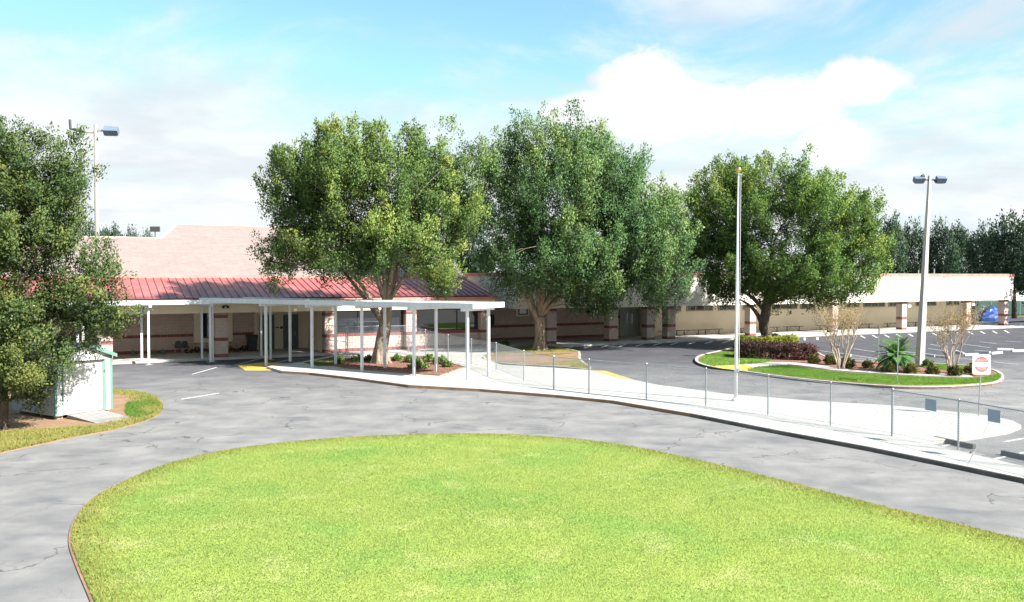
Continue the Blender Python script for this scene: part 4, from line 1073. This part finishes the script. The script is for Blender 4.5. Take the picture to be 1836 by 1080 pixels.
def make_tree(name, label, base, trunk_pts, trunk_r, limbs, lobes, clumps, per, spray, lsize, lm, bm_, seed, group, upw=.8, nbr=150, shell=.5, hole=.55, freq=1.0):
    """limbs: (start index on the trunk, end point, r0); all points relative to base"""
    t = empty(name, base, 0, label, 'tree', group)
    tp = [Vector(p) for p in trunk_pts]; mb = MB()
    fl = [tp[0] + Vector((0, 0, -.05))] + [tp[0].lerp(tp[1], .12)] + tp[1:]
    sp_ = smooth_poly(fl, 3, False); rr_ = np.interp(np.linspace(0, 1, len(sp_)), np.linspace(0, 1, len(fl)), [trunk_r[0] * 1.3, trunk_r[0] * 1.03] + list(trunk_r[1:]))
    mb.tube(sp_, list(rr_), 12)
    for k in range(7):                                          # root flare
        a = 2 * math.pi * k / 7 + random.uniform(-.3, .3); q = Vector((math.cos(a), math.sin(a), 0)) * trunk_r[0]
        mb.tube([q * 1.45 + Vector((0, 0, -.08)), q * 1.0 + Vector((0, 0, .15)), q * .6 + Vector((0, 0, .9))], [trunk_r[0] * .2, trunk_r[0] * .28, trunk_r[0] * .25], 6)
    nodes = [(p, r_) for p, r_ in zip(sp_[len(sp_) // 2:], rr_[len(sp_) // 2:])]
    for k, (si, end, r0) in enumerate(limbs):
        pts = bend_pts(tp[si], end, 7, .07, seed * 31 + k); rad = [r0 * (1 - .8 * i / 7) for i in range(8)]
        mb.tube(pts, rad, 8); nodes += list(zip(pts[1:], rad[1:]))
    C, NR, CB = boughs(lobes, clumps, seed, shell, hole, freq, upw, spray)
    NP = np.array([p for p, _ in nodes]); rg = random.Random(seed)
    for j in rg.sample(range(len(C)), min(nbr, len(C))):
        c = C[j]; dd = np.linalg.norm(NP - c, axis=1) + np.maximum(NP[:, 2] - c[2], 0) * 3; i = int(dd.argmin())
        ln = float(np.linalg.norm(NP[i] - c))
        if ln > 6.5: continue
        r0 = min(nodes[i][1] * .6, .022 + .012 * ln)
        mb.tube(bend_pts(NP[i], c, 4, .1, seed + j), [r0 * (1 - .2 * q) for q in range(5)], 5, False)
    mb.build('trunk', M[bm_], t, True, fix=False)
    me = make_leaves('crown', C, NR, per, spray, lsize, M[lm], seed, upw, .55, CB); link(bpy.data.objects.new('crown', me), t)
    return t


def px_lobes(base, d, spec, yscale=1.0):
    """(px x, px y, half width px, half height px, depth offset m, depth radius factor) -> ellipsoids relative to base"""
    s = F / d; out = []
    for (x, y, rx, ry, dy, dk) in spec:
        p = pz(x, y, d); out.append((p.x - base.x, dy, p.z - base.z, rx / s, (rx / s) * dk, ry / s))
    return out


def rel(base, d, x, y, dy=0.): p = pz(x, y, d); return Vector((p.x - base.x, dy, p.z - base.z))


OG = 'oaks in front of the school'
# first oak, pale trunk, in the mulch bed
b1 = px(683, 652, ZW); d1 = b1.y; R1 = lambda x, y, dy=0.: rel(b1, d1, x, y, dy)
make_tree('oak_tree', 'broad olive green oak with pale grey trunk rising behind the white canopy', b1,
          [(0, 0, 0), R1(684, 620), R1(690, 585), R1(694, 545)], (.46, .40, .36, .30),
          [(2, R1(610, 470, -1), .17), (2, R1(560, 440, 2), .15), (3, R1(650, 430, -1.5), .20), (3, R1(690, 330, .5), .22), (3, R1(735, 420, 1), .18), (3, R1(800, 440, -1), .14), (3, R1(760, 350, -2), .16), (3, R1(640, 340, 2), .16)],
          px_lobes(b1, d1, [(660, 340, 158, 115, -0.8, 0.76), (540, 395, 82, 75, -0.8, 0.8), (505, 455, 60, 32, -1.3, 0.88), (560, 314, 75, 56, -0.8, 0.8), (785, 390, 74, 100, -0.8, 0.72), (800, 480, 56, 42, -1.8, 0.8), (640, 272, 72, 40, -0.8, 0.88), (755, 268, 58, 44, -0.3, 0.88), (670, 440, 115, 50, -3, 0.64), (590, 450, 70, 40, 0.7, 0.8), (825, 335, 36, 56, -0.8, 0.96), (715, 440, 100, 55, 1.7, 0.64)]),
          4300, 46, .98, .13, 'leafA', 'bark', 11, OG, .8, 190, .5, .5)
# second oak, tallest
b2 = px(968, 628, ZW); d2 = b2.y; R2 = lambda x, y, dy=0.: rel(b2, d2, x, y, dy)
make_tree('oak_tree', 'tallest dark green oak with pointed top in the middle', b2,
          [(0, 0, 0), R2(968, 604), R2(968, 584), R2(968, 568)], (.42, .36, .35, .33),
          [(2, R2(935, 525, -.5), .24), (3, R2(975, 470, -.5), .26), (3, R2(965, 380, .5), .26), (3, R2(1010, 520, -1.5), .2), (3, R2(1050, 470, 1), .2), (3, R2(1120, 500, -1), .17), (3, R2(1090, 400, 0), .17), (2, R2(905, 470, 1), .16), (3, R2(1170, 450, 1), .15)],
          px_lobes(b2, d2, [(1010, 375, 125, 130, 0, .9), (968, 268, 48, 80, 0, 1.3), (900, 320, 52, 95, .5, 1.1), (905, 445, 55, 72, 0, 1), (1085, 320, 60, 85, 0, 1.1), (1090, 440, 105, 95, -1, .85), (1180, 420, 58, 95, .5, 1.1), (1188, 500, 50, 45, 0, 1.1), (1000, 478, 105, 48, -2.5, .8), (1060, 495, 85, 42, 1.5, 1), (1035, 255, 35, 55, 0, 1.2), (872, 265, 26, 36, 3, 1.2), (1135, 320, 30, 55, 1, 1.2)]),
          5600, 42, 1.2, .145, 'leafB', 'bark', 23, OG, 1.1, 190, .5, .55)
# third oak, dark trunk behind the hedges
b3 = px(1387, 621, ZW); d3 = b3.y; R3 = lambda x, y, dy=0.: rel(b3, d3, x, y, dy)
make_tree('oak_tree', 'rounded oak with dark forked trunk behind the clipped hedges', b3,
          [(0, 0, 0), R3(1370, 588), R3(1373, 560), R3(1378, 528)], (.40, .37, .33, .29),
          [(1, R3(1318, 535, -.5), .2), (2, R3(1325, 515, .8), .15), (3, R3(1385, 440, 0), .24), (3, R3(1440, 480, -.8), .17), (3, R3(1500, 460, .5), .16), (3, R3(1330, 430, -1), .16), (3, R3(1430, 380, 1), .17), (2, R3(1270, 505, 0), .14)],
          px_lobes(b3, d3, [(1410, 410, 145, 100, 0, .95), (1300, 390, 72, 92, 0, 1), (1285, 490, 62, 48, 0, 1.1), (1515, 425, 78, 85, 0, 1), (1400, 320, 112, 45, 0, .9), (1440, 510, 110, 42, -2, .9), (1510, 495, 72, 44, 1.5, 1), (1325, 325, 46, 40, 0, 1.2), (1475, 320, 40, 38, .5, 1.2), (1560, 400, 35, 55, 0, 1.3), (1380, 500, 100, 36, 2.2, .8), (1400, 470, 90, 50, -2.5, .8)]),
          4700, 42, 1.1, .145, 'leafC', 'darkbark', 37, OG, .75, 170, .5, .5)
# left foreground tree over the shed
b4 = px(6, 768, .03); d4 = b4.y; R4 = lambda x, y, dy=0.: rel(b4, d4, x, y, dy)
make_tree('oak_tree', 'dense dark olive oak leaning over the white shed at left edge', b4,
          [(0, 0, 0), R4(8, 735), R4(6, 690), R4(0, 640)], (.13, .12, .12, .11),
          [(3, R4(70, 470, -.3), .09), (3, R4(-40, 450, .5), .10), (2, R4(60, 640, -.6), .06), (3, R4(130, 560, .3), .07), (3, R4(40, 350, 0), .09), (2, R4(-60, 620, .5), .07), (3, R4(0, 520, 1.2), .08)],
          px_lobes(b4, d4, [(30, 440, 105, 165, 0, .8), (70, 320, 80, 78, 0, .9), (95, 300, 62, 60, .3, .9), (20, 265, 60, 42, 0, 1.), (120, 480, 50, 100, .3, .9), (40, 610, 82, 90, -.3, .85), (150, 545, 62, 62, .4, .8), (195, 560, 36, 32, .4, 1), (165, 490, 32, 46, .5, 1), (-60, 470, 90, 190, .3, .8), (80, 665, 48, 42, -.6, .8), (20, 690, 30, 30, -.4, 1), (165, 612, 34, 20, .3, .9)]),
          3500, 38, .68, .09, 'leafD', 'darkbark', 41, 'oaks at the lot edge', .55, 130, .55, .5, 1.6)

# ---- trees beyond the school: two shared kinds, each placed on its own
far_me = []
for k, sd in enumerate((51, 52, 53)):
    lob = [(0, 0, 7.2, 3.6, 3.4, 3.4), (-1.8, .3, 5.6, 2.6, 2.6, 2.4), (2.0, -.4, 6.0, 2.5, 2.4, 2.8), (.5, 0, 10, 1.8, 1.8, 1.9), (-1.2 - k * .3, .5, 9, 1.7, 1.8, 1.7), (1.9, .2, 8.9, 1.5, 1.5, 1.6)]
    C, NR = crown_points(lob, 520, sd, .6, .35, .9)
    lme = make_leaves('crown', C, NR, 16, 1.5, .36, M['leafFar'], sd, .6, .6)
    mb = MB().tube([(0, 0, -.2), (.1, 0, 2.5), (0, .1, 5), (.2, 0, 8)], [.34, .26, .2, .08], 8)
    for j in range(14): mb.tube(bend_pts((0, 0, 3 + j * .3), C[j * 17], 4, .1, sd + j), [.1, .08, .06, .04, .02], 5, False)
    far_me.append((lme, mb.mesh('trunk', M['darkbark'], True)))


def far_tree(x, d, ytop, wpx, label, group, name='background_tree'):
    p = pz(x, HOR, d); top = pz(x, ytop, d).z; k = far_tree.n % 3; far_tree.n += 1
    t = empty(name, (p.x, p.y, -.06), random.uniform(0, 6.28), label, 'tree', group); sz = top / 11.9; sx = (wpx / F * d) / 8.6
    t.scale = (sx, sx, sz)
    inst(far_me[k][1], 'trunk', t); inst(far_me[k][0], 'crown', t)
    return t


far_tree.n = 0
RG = 'trees behind the right wing'
for (x, d, yt, w, lab) in ((1598, 118, 386, 62, 'dark tree behind the wing peeking past the third oak'), (1640, 126, 398, 64, 'dark tree behind the wing just left of the lamp post'), (1688, 120, 396, 60, 'dark open crowned tree behind the wing just right of the lamp post'), (1722, 132, 402, 62, 'thin dark tree behind the wing midway to the right edge'), (1762, 112, 402, 66, 'dark tree behind the wing beside the big edge tree'), (1820, 106, 384, 120, 'big black green tree at right edge behind the wing end'), (1905, 88, 392, 150, 'spreading dark tree just beyond the end pillar of the wing'), (1858, 150, 440, 170, 'dark low tree in the gap at the right picture edge')):
    far_tree(x, d, yt, w, lab, RG)
LG = 'far trees over the left roof'
for (x, d, yt, w, lab) in ((168, 150, 398, 62, 'far dark tree at the left lamp post over the roof'), (205, 160, 405, 52, 'far dark tree just right of the left lamp post'), (238, 165, 410, 50, 'far dark tree in the middle of the row over the roof'), (262, 170, 414, 40, 'low far dark tree at the right end of the row over the roof'), (120, 150, 400, 70, 'far dark tree hidden behind the left foreground oak'), (850, 115, 330, 110, 'far dark tree between the first and second oaks'), (1225, 118, 400, 90, 'far dark tree between the second and third oaks')):
    far_tree(x, d, yt, w, lab, LG)
ap_ = pz(279, HOR, 150); ant = empty('field_light_mast', (ap_.x, ap_.y, -.06), 0, 'small far mast with a box head over the left roof', 'mast')
zt = pz(279, 411, 150).z; MB().tube([(0, 0, 0), (0, 0, zt)], .1, 6).build('pole', M['darkmetal'], ant); MB().box(-.8, .8, -.2, .2, zt - .4, zt + .5).build('lamp_box', M['darkmetal'], ant)

# ------------------------------------------------------------------ crepe myrtles
def myrtle(base, h, spread, seed, label):
    t = empty('crepe_myrtle', base, 0, label, 'tree', 'crepe myrtles on the island'); r = random.Random(seed); mb = MB(); tips = []

    def grow(p, d, ln, rad, lev):
        n = 4; pts = [p]; q = p.copy(); dd = d.copy()
        for i in range(n): dd = (dd + Vector((r.uniform(-.12, .12), r.uniform(-.12, .12), .05))).normalized(); q = q + dd * ln / n; pts.append(q.copy())
        mb.tube(pts, [rad * (1 - .45 * i / n) for i in range(n + 1)], 6 if lev < 2 else 4, False)
        if lev >= 4: tips.append((q, dd)); return
        for k in range(3 if lev < 3 else 2):
            a = r.uniform(0, 6.28); e_ = Vector((math.cos(a), math.sin(a), 0)) * r.uniform(.25, .6)
            grow(pts[r.choice((2, 3, 4))] if k else q, (dd + e_ * spread).normalized(), ln * r.uniform(.55, .8), rad * .55, lev + 1)
            if lev >= 2: tips.append((q, dd))
    for k in range(5):
        a = 2 * math.pi * k / 5 + r.uniform(-.3, .3)
        grow(Vector((math.cos(a) * .13, math.sin(a) * .13, -.03)), Vector((math.cos(a) * .22, math.sin(a) * .22, 1)).normalized(), h * .42, .052, 0)
    mb.build('trunk', M['palebark'], t, True, fix=False)
    C = np.array([tuple(p) for p, _ in tips]); NR = np.array([tuple(d_) for _, d_ in tips])
    me = make_leaves('crown', C, NR, 3, .42, .07, M['leafMyrtle'], seed, .5); link(bpy.data.objects.new('crown', me), t)


myrtle(px(1508, 662, ZW), 3.35, 1.0, 5, 'nearly bare crepe myrtle with tan twigs left of the palm')
myrtle(px(1706, 668, ZW), 3.2, 1.0, 9, 'nearly bare russet crepe myrtle right of the leaning lamp post')

# ------------------------------------------------------------------ palm
pb = px(1606, 666, ZW); pt = empty('pygmy_palm', pb, 0, 'bushy green pygmy date palm in the island bed', 'palm')
mb = MB(); mb.tube([(0, 0, -.05), (.02, 0, .4), (0, .02, .75)], [.14, .11, .1], 10)
for k in range(26):
    a = k * 2.4; z = .1 + k * .024; mb.tube([(math.cos(a) * .1, math.sin(a) * .1, z), (math.cos(a) * .17, math.sin(a) * .17, z + .07)], [.025, .012], 5)
mb.build('trunk', M['darkbark'], pt)
r = random.Random(3)
for k in range(46):
    a = 2.39996 * k; el = math.radians(78 - 92 * (k / 45) + r.uniform(-7, 7)); ln = r.uniform(1.15, 1.5); q = Vector((0, 0, .75)); d = Vector((math.cos(a) * math.cos(el), math.sin(a) * math.cos(el), math.sin(el)))
    pts = [q.copy()]; n = 12
    for i in range(n): d = (d + Vector((0, 0, -.10))).normalized(); q = q + d * ln / n; pts.append(q.copy())
    rib = MB().tube(pts, [.014 * (1 - .8 * i / n) for i in range(n + 1)], 4, False); fro = rib.build('frond', M['palm'], pt, fix=False)
    Q = []; rn = []
    for i in range(1, n * 3):
        f_ = i / (n * 3) * n; i0 = int(f_); p = pts[i0].lerp(pts[min(i0 + 1, n)], f_ - i0); ax = (pts[min(i0 + 1, n)] - pts[i0]).normalized(); sd = ax.cross(Vector((0, 0, 1))).normalized(); upv = sd.cross(ax)
        for s in (-1, 1):
            dr_ = (sd * s + ax * .75 + upv * .18 + Vector((r.uniform(-.15, .15), r.uniform(-.15, .15), -.12))).normalized(); L_ = .32 * math.sin(math.pi * min(1, .18 + .8 * i / (n * 3))); wv = ax.cross(dr_).cross(dr_).normalized() * .02
            Q.append([tuple(p - wv * .4), tuple(p + dr_ * L_ * .5 - wv), tuple(p + dr_ * L_ + Vector((0, 0, -.03))), tuple(p + dr_ * L_ * .5 + wv)]); rn += [r.uniform(.15, .75)] * 4
    link(bpy.data.objects.new('leaflets', quads_mesh('leaflets', np.array(Q), M['palm'], np.array(rn), np.tile(np.array([[.25, -.35, .9]]), (len(rn), 1)))), fro)

# ------------------------------------------------------------------ hedges and shrubs
def hedge(name, label, c, rz_, L_, W_, H_, z0, m, n, ls, seed):
    t = empty(name, c, rz_, label, 'hedge', 'clipped hedges round the third oak'); r = np.random.default_rng(seed)
    u = r.uniform(-1, 1, (n, 3)); f = r.integers(0, 5, n); s = r.uniform(.82, 1.03, n)
    for ax, sg, idx in ((0, 1, 0), (0, -1, 1), (1, 1, 2), (1, -1, 3), (2, 1, 4)): u[f == idx, ax] = sg * s[f == idx]
    nr = u.copy(); k = np.abs(u).max(1); P = u * np.array([L_ / 2, W_ / 2, H_ / 2]); P[:, 2] += H_ / 2 + z0
    P[:, :2] *= (1 - .10 * np.abs(u[:, [1, 0]]) ** 4) * (1 - .07 * np.clip(u[:, 2:3], 0, 1) ** 3); P += (.11 * wavefield(P, 1.7, seed) + .05 * wavefield(P, 5, seed + 2))[:, None] * nr + r.normal(0, .03, (n, 3)); nr /= np.linalg.norm(nr, axis=1)[:, None]
    me = make_leaves('foliage', P, nr, 9, .22, ls, M[m], seed, .4); link(bpy.data.objects.new('foliage', me), t)
    mb = MB()
    for q in np.linspace(-.42, .42, 7): mb.tube([(q * L_, 0, -.05), (q * L_ + .05, .1, z0 + H_ * .8)], [.03, .015], 5)
    for q in np.linspace(-.4, .4, 6):
        for w_ in (-.3, .3): mb.tube([(q * L_, 0, .0), (q * L_, w_ * W_, z0 + H_ * .8)], [.025, .012], 5)
    mb.build('stems', M['darkbark'], t)


ha = px(1335, 640, ZW); hb_ = px(1455, 648, ZW); dv = hb_ - ha
hc = px(1400, 644, ZW) + Vector((0, .9, 0))
hedge('maroon_hedge', 'dark maroon clipped hedge in front of the lime hedge', hc, math.atan2(dv.y, dv.x) * .5, 4.5, 1.9, .72, .02, 'leafMar', 2300, .10, 61)
hd = px(1381, 632, ZW) + Vector((0, .9, 0))
hedge('lime_hedge', 'bright lime green clipped hedge at the foot of the dark oak', hd, 0, 3.5, 2.0, .78, .12, 'leafYel', 2000, .10, 62)


def shrub_mesh(n, rx, rz_, m, ls, seed, per=14):
    r = np.random.default_rng(seed); u = r.normal(0, 1, (n, 3)); u[:, 2] = np.abs(u[:, 2]) * .9 + .05 * r.normal(0, 1, n); u /= np.linalg.norm(u, axis=1)[:, None]
    P = u * np.array([rx, rx, rz_]) * r.uniform(.6, 1, n)[:, None]; P[:, 2] += .08
    return make_leaves('foliage', P, u, per, .16, ls, M[m], seed, .3, .5)


def stems_mesh(rx, rz_, seed, m='darkbark'):
    r = random.Random(seed); mb = MB()
    for k in range(9): a = r.uniform(0, 6.28); mb.tube([(0, 0, -.04), (math.cos(a) * rx * .4, math.sin(a) * rx * .4, rz_ * .5), (math.cos(a) * rx * .75, math.sin(a) * rx * .75, rz_ * .85)], [.02, .014, .006], 5, False)
    return mb.mesh('stems', M[m])


sv = [(shrub_mesh(95, .34, .46, 'leafShr', .09, 71 + k), stems_mesh(.34, .46, 71 + k)) for k in range(3)]
SHR = [(1459, 652, 1.0, 'dark croton shrub nearest the maroon hedge'), (1489, 654, 1.05, 'croton shrub just left of the left crepe myrtle stems'), (1520, 661, 1.15, 'dark round croton shrub just right of the left crepe myrtle stems'), (1556, 660, .8, 'low reddish croton shrub between left crepe myrtle and palm'), (1593, 669, 1.0, 'croton shrub in front of the palm on its left side'), (1633, 671, 1.0, 'croton shrub in front of the palm on its right side'), (1672, 672, .95, 'round croton shrub left of the right crepe myrtle'), (1712, 675, 1.0, 'reddish croton shrub at the foot of the right crepe myrtle'), (1740, 673, .95, 'yellowish croton shrub left of the do not enter sign'), (1752, 666, 1.0, 'dark croton shrub partly behind the do not enter sign')]
for k, (x, y, s_, lab) in enumerate(SHR):
    t = empty('croton_shrub', px(x, y, ZW - .03), k * 1.3, lab, 'shrub', 'croton shrubs in the island bed'); t.scale = (s_, s_, s_)
    inst(sv[k % 3][0], 'foliage', t); inst(sv[k % 3][1], 'stems', t)
pm = [(shrub_mesh(60, .42, .42, 'leafGrn', .15, 81 + k, 9), stems_mesh(.42, .42, 81 + k)) for k in range(2)]
PLT = [(640, 650, .8, 'leafy plant left of the pale oak trunk'), (662, 648, .7, 'leafy plant touching the pale oak trunk on its left'), (712, 648, .8, 'leafy plant just right of the pale oak trunk'), (735, 651, .85, 'leafy plant at the second canopy post right of the trunk'), (751, 662, 1.15, 'large pale green plant at the front of the mulch bed'), (770, 650, .9, 'dark leafy plant at the back right of the mulch bed'), (790, 654, .95, 'leafy plant near the right corner of the mulch bed'), (802, 659, .7, 'small leafy plant nearest the mulch bed point'), (610, 652, .8, 'leafy plant at the left end of the mulch bed'), (905, 622, .9, 'dark low shrub against the block wall left of the second oak'), (1664, 657, .7, 'small green plant at the base of the leaning lamp post')]
for k, (x, y, s_, lab) in enumerate(PLT):
    t = empty('leafy_plant', px(x, y, ZW), k * 2.1, lab, 'plant', 'leafy bed plants'); t.scale = (s_, s_, s_)
    inst(pm[k % 2][0], 'foliage', t); inst(pm[k % 2][1], 'stems', t)
for k, (x, y, s_, lab) in enumerate(((30, 690, 2.6, 'dark bush behind the left oak trunk'), (-15, 688, 3.0, 'dark bush at the left picture edge behind the oak'))):
    t = empty('yard_bush', px(x, y, .03), k, lab, 'bush', 'bushes behind the shed yard'); t.scale = (s_, s_, s_ * .9)
    me = make_leaves('foliage', *(lambda n: ((lambda u: (u * np.array([.36, .36, .5]) * RNG.uniform(.5, 1, n)[:, None] + np.array([0, 0, .1]), u))((lambda v: np.concatenate([v[:, :2], np.abs(v[:, 2:])], 1) / np.linalg.norm(v, axis=1)[:, None])(RNG.normal(0, 1, (n, 3))))))(300), 14, .14, .05, M['leafD'], 91 + k, .4)
    link(bpy.data.objects.new('foliage', me), t); inst(stems_mesh(.3, .5, 95 + k), 'stems', t)

# ------------------------------------------------------------------ grass blades
def in_poly(P, poly):
    x, y = P[:, 0], P[:, 1]; c = np.zeros(len(P), bool); n = len(poly)
    for i in range(n):
        x0, y0 = poly[i][0], poly[i][1]; x1, y1 = poly[(i + 1) % n][0], poly[(i + 1) % n][1]
        if abs(y1 - y0) < 1e-9: continue
        c ^= ((y0 > y) != (y1 > y)) & (x < (x1 - x0) * (y - y0) / (y1 - y0) + x0)
    return c


def grass(name, label, poly, n, z, h, wd, m, seed, mask=None, parent=None):
    r = np.random.default_rng(seed); A = np.array([p[:2] for p in poly]); lo, hi = A.min(0), A.max(0)
    P = np.empty((0, 2))
    while len(P) < n:
        q = r.uniform(lo, hi, (n * 2, 2)); q = q[in_poly(q, A)]
        if mask is not None: q = q[mask(q, r)]
        P = np.concatenate([P, q])
    P = P[:n]; a = r.uniform(0, 6.28, n); hh = h * r.uniform(.5, 1.25, n); lean = r.normal(0, .35, (n, 2)) * hh[:, None]
    V = np.empty((n, 3, 3)); dx = np.stack([np.cos(a), np.sin(a)], 1) * wd / 2
    V[:, 0, :2] = P - dx; V[:, 1, :2] = P + dx; V[:, 2, :2] = P + lean; V[:, :2, 2] = z - .005; V[:, 2, 2] = z + hh
    P3 = np.concatenate([P, np.zeros((n, 1))], 1)
    rnd = np.clip(r.normal(.45, .055, n) + .06 * wavefield(P3, 1.3, seed) + .05 * wavefield(P3, 5, seed + 1), 0, 1)
    o = link(bpy.data.objects.new(name, quads_mesh(name, V, M[m], np.repeat(rnd, 3)))); return tag(o, label, 'grass', None, 'stuff')


vis = lambda q, r: (q[:, 1] > 11.5) & (np.abs(q[:, 0]) < q[:, 1] * .64 + 1) & (r.uniform(0, 1, len(q)) < np.clip(1.25 - (q[:, 1] - 12) / 26, .5, 1))
grass('lawn_grass', 'bright lime green mown grass of the big oval lawn', lp, 680000, .035, .022, .010, 'blade', 101, vis)
grass('lawn_grass', 'ragged dry grass fringe along the lawn edge', [Vector(p) for p in lp], 26000, .03, .055, .014, 'bladeDry', 102,
      lambda q, r: vis(q, r) & (np.min(np.linalg.norm(q[:, None, :] - np.array([p[:2] for p in lp])[None], axis=2), axis=1) < .9 * r.uniform(0, 1, len(q)) ** 2 + .05))
for k, g in enumerate((gA, gB, gC)):
    grass('island_grass', ('green grass at the round left end of the island', 'green grass strip along the front of the island', 'green grass patch at the foot of the leaning lamp post')[k], smooth_poly(g, 3), (16000, 42000, 12000)[k], ZW - .012, .06, .022, 'bladeGreen', 110 + k)
g2 = PX([(228, 722), (262, 712), (286, 724), (280, 740), (250, 750), (226, 742)], .03)
grass('yard_grass', 'green and straw grass right of the shed', smooth_poly(g2, 3), 11000, .03, .07, .02, 'bladeGreen', 121, lambda q, r: wavefield(np.concatenate([q, q[:, :1] * 0], 1), 1.6, 8) + r.normal(0, .5, len(q)) > .1)
g3 = PX([(-60, 800), (0, 776), (90, 770), (170, 764), (196, 768), (130, 783), (60, 798), (0, 810), (-60, 822)], .03)
grass('yard_grass', 'green and straw grass along the drive in front of the left oak', smooth_poly(g3, 2), 26000, .03, .08, .02, 'bladeDry', 122)
grass('yard_grass', 'dry straw fringe round the shed yard', yp, 30000, .03, .07, .02, 'bladeDry', 123,
      lambda q, r: np.min(np.linalg.norm(q[:, None, :] - np.array([p[:2] for p in yp])[None], axis=2), axis=1) < 1.2 * r.uniform(0, 1, len(q)) ** 2)
grass('bed_grass', 'patchy green grass in the bed under the second oak', bed2, 16000, ZW - .01, .07, .025, 'bladeDry', 124, lambda q, r: wavefield(np.concatenate([q, q[:, :1] * 0], 1), .9, 3) > .1)
g4 = PX([(545, 651), (600, 641), (628, 646), (604, 656), (570, 657)], ZW)
grass('bed_grass', 'dark green grass tip left of the mulch bed', g4, 6000, ZW, .08, .025, 'blade', 125)
gravel = MB(); r = random.Random(5)
A = [tuple(p[:2]) for p in bed1]
for k in range(1400):
    while True:
        q = (r.uniform(min(a[0] for a in A), max(a[0] for a in A)), r.uniform(min(a[1] for a in A), max(a[1] for a in A)))
        if in_poly(np.array([q]), A)[0]: break
    a = r.uniform(0, 6.28); l = r.uniform(.04, .1); gravel.beam((q[0], q[1], ZW + .03), (q[0] + l * math.cos(a), q[1] + l * math.sin(a), ZW + .04 + r.uniform(0, .03)), .03, .012)
tag(gravel.build('mulch_chips', M['mulch'], None, fix=False), 'red brown bark chips in the bed under the pale oak', 'mulch', None, 'stuff')

# ------------------------------------------------------------------ beyond the end of the wing
def heap(name, base, rx, ry, h, m, seed, label):
    r = random.Random(seed); mb = MB(); n, k = 18, 7
    for j in range(k + 1):
        for i in range(n):
            a = 2 * math.pi * i / n; f_ = j / k; rr_ = (1 - f_ ** 1.4) * (1 + .22 * math.sin(3 * a + seed) + .1 * math.sin(7 * a)) + r.uniform(-.04, .04)
            mb.v.append((rx * rr_ * math.cos(a), ry * rr_ * math.sin(a), h * f_ ** .75 + (r.uniform(-.05, .05) if j else 0)))
    for j in range(k):
        for i in range(n): i2 = (i + 1) % n; mb.f.append((j * n + i, j * n + i2, (j + 1) * n + i2, (j + 1) * n + i))
    mb.f.append(tuple(k * n + i for i in range(n)))
    o = mb.build(name, M[m]); o.location = base; return tag(o, label, 'tarp', 'blue tarps at the wing end')


heap('tarp_heap', bw(79.5, 8.5, ZW), 1.5, 1.2, 1.45, 'tarp', 1, 'blue tarp heap seen between the last two pillars')
heap('tarp_heap', bw(86.5, 8.0, -.06), 1.8, 1.4, 1.8, 'tarp', 2, 'blue tarp heap beyond the end pillar at right edge')
struct(MB().prism([tuple(bw(76.3, 4.45)[:2]), tuple(bw(100, 4.45)[:2]), tuple(bw(100, 30)[:2]), tuple(bw(76.3, 30)[:2])], -.05, .0).build('service_yard', M['asphalt']))
sf = empty('screen_fence', bw(77.5, 16, 0), FA, 'dark green windscreen fence beyond the wing end', 'fence')
for k in range(20):
    MB().tube([(k * 3, 0, -.05), (k * 3, 0, 3.1)], .04, 6).build('post', M['galv'], sf)
    if k < 19: MB().box(k * 3 + .05, k * 3 + 2.95, -.02, .0, .1, 1.9).build('screen_panel', M['screen'], sf)
for z in (3.05, 2.4, 1.95): MB().tube([(0, .02, z), (57, .02, z)], .03, 6).build('rail', M['galv'], sf)
fb = empty('far_shelter', bw(84, 44, -.06), FA, 'low pale building far beyond the green screen fence', 'building')
MB().box(-6, 70, 0, 8, 0, 3.1).build('wall', M['palewall'], fb); MB().box(-6.5, 70.5, -.6, 8.6, 3.1, 3.3).build('roof', M['palewall'], fb)
for k in range(14): MB().box(-4 + k * 5, -2 + k * 5, -.05, .0, 1, 2.2).build('window', M['glass'], fb)
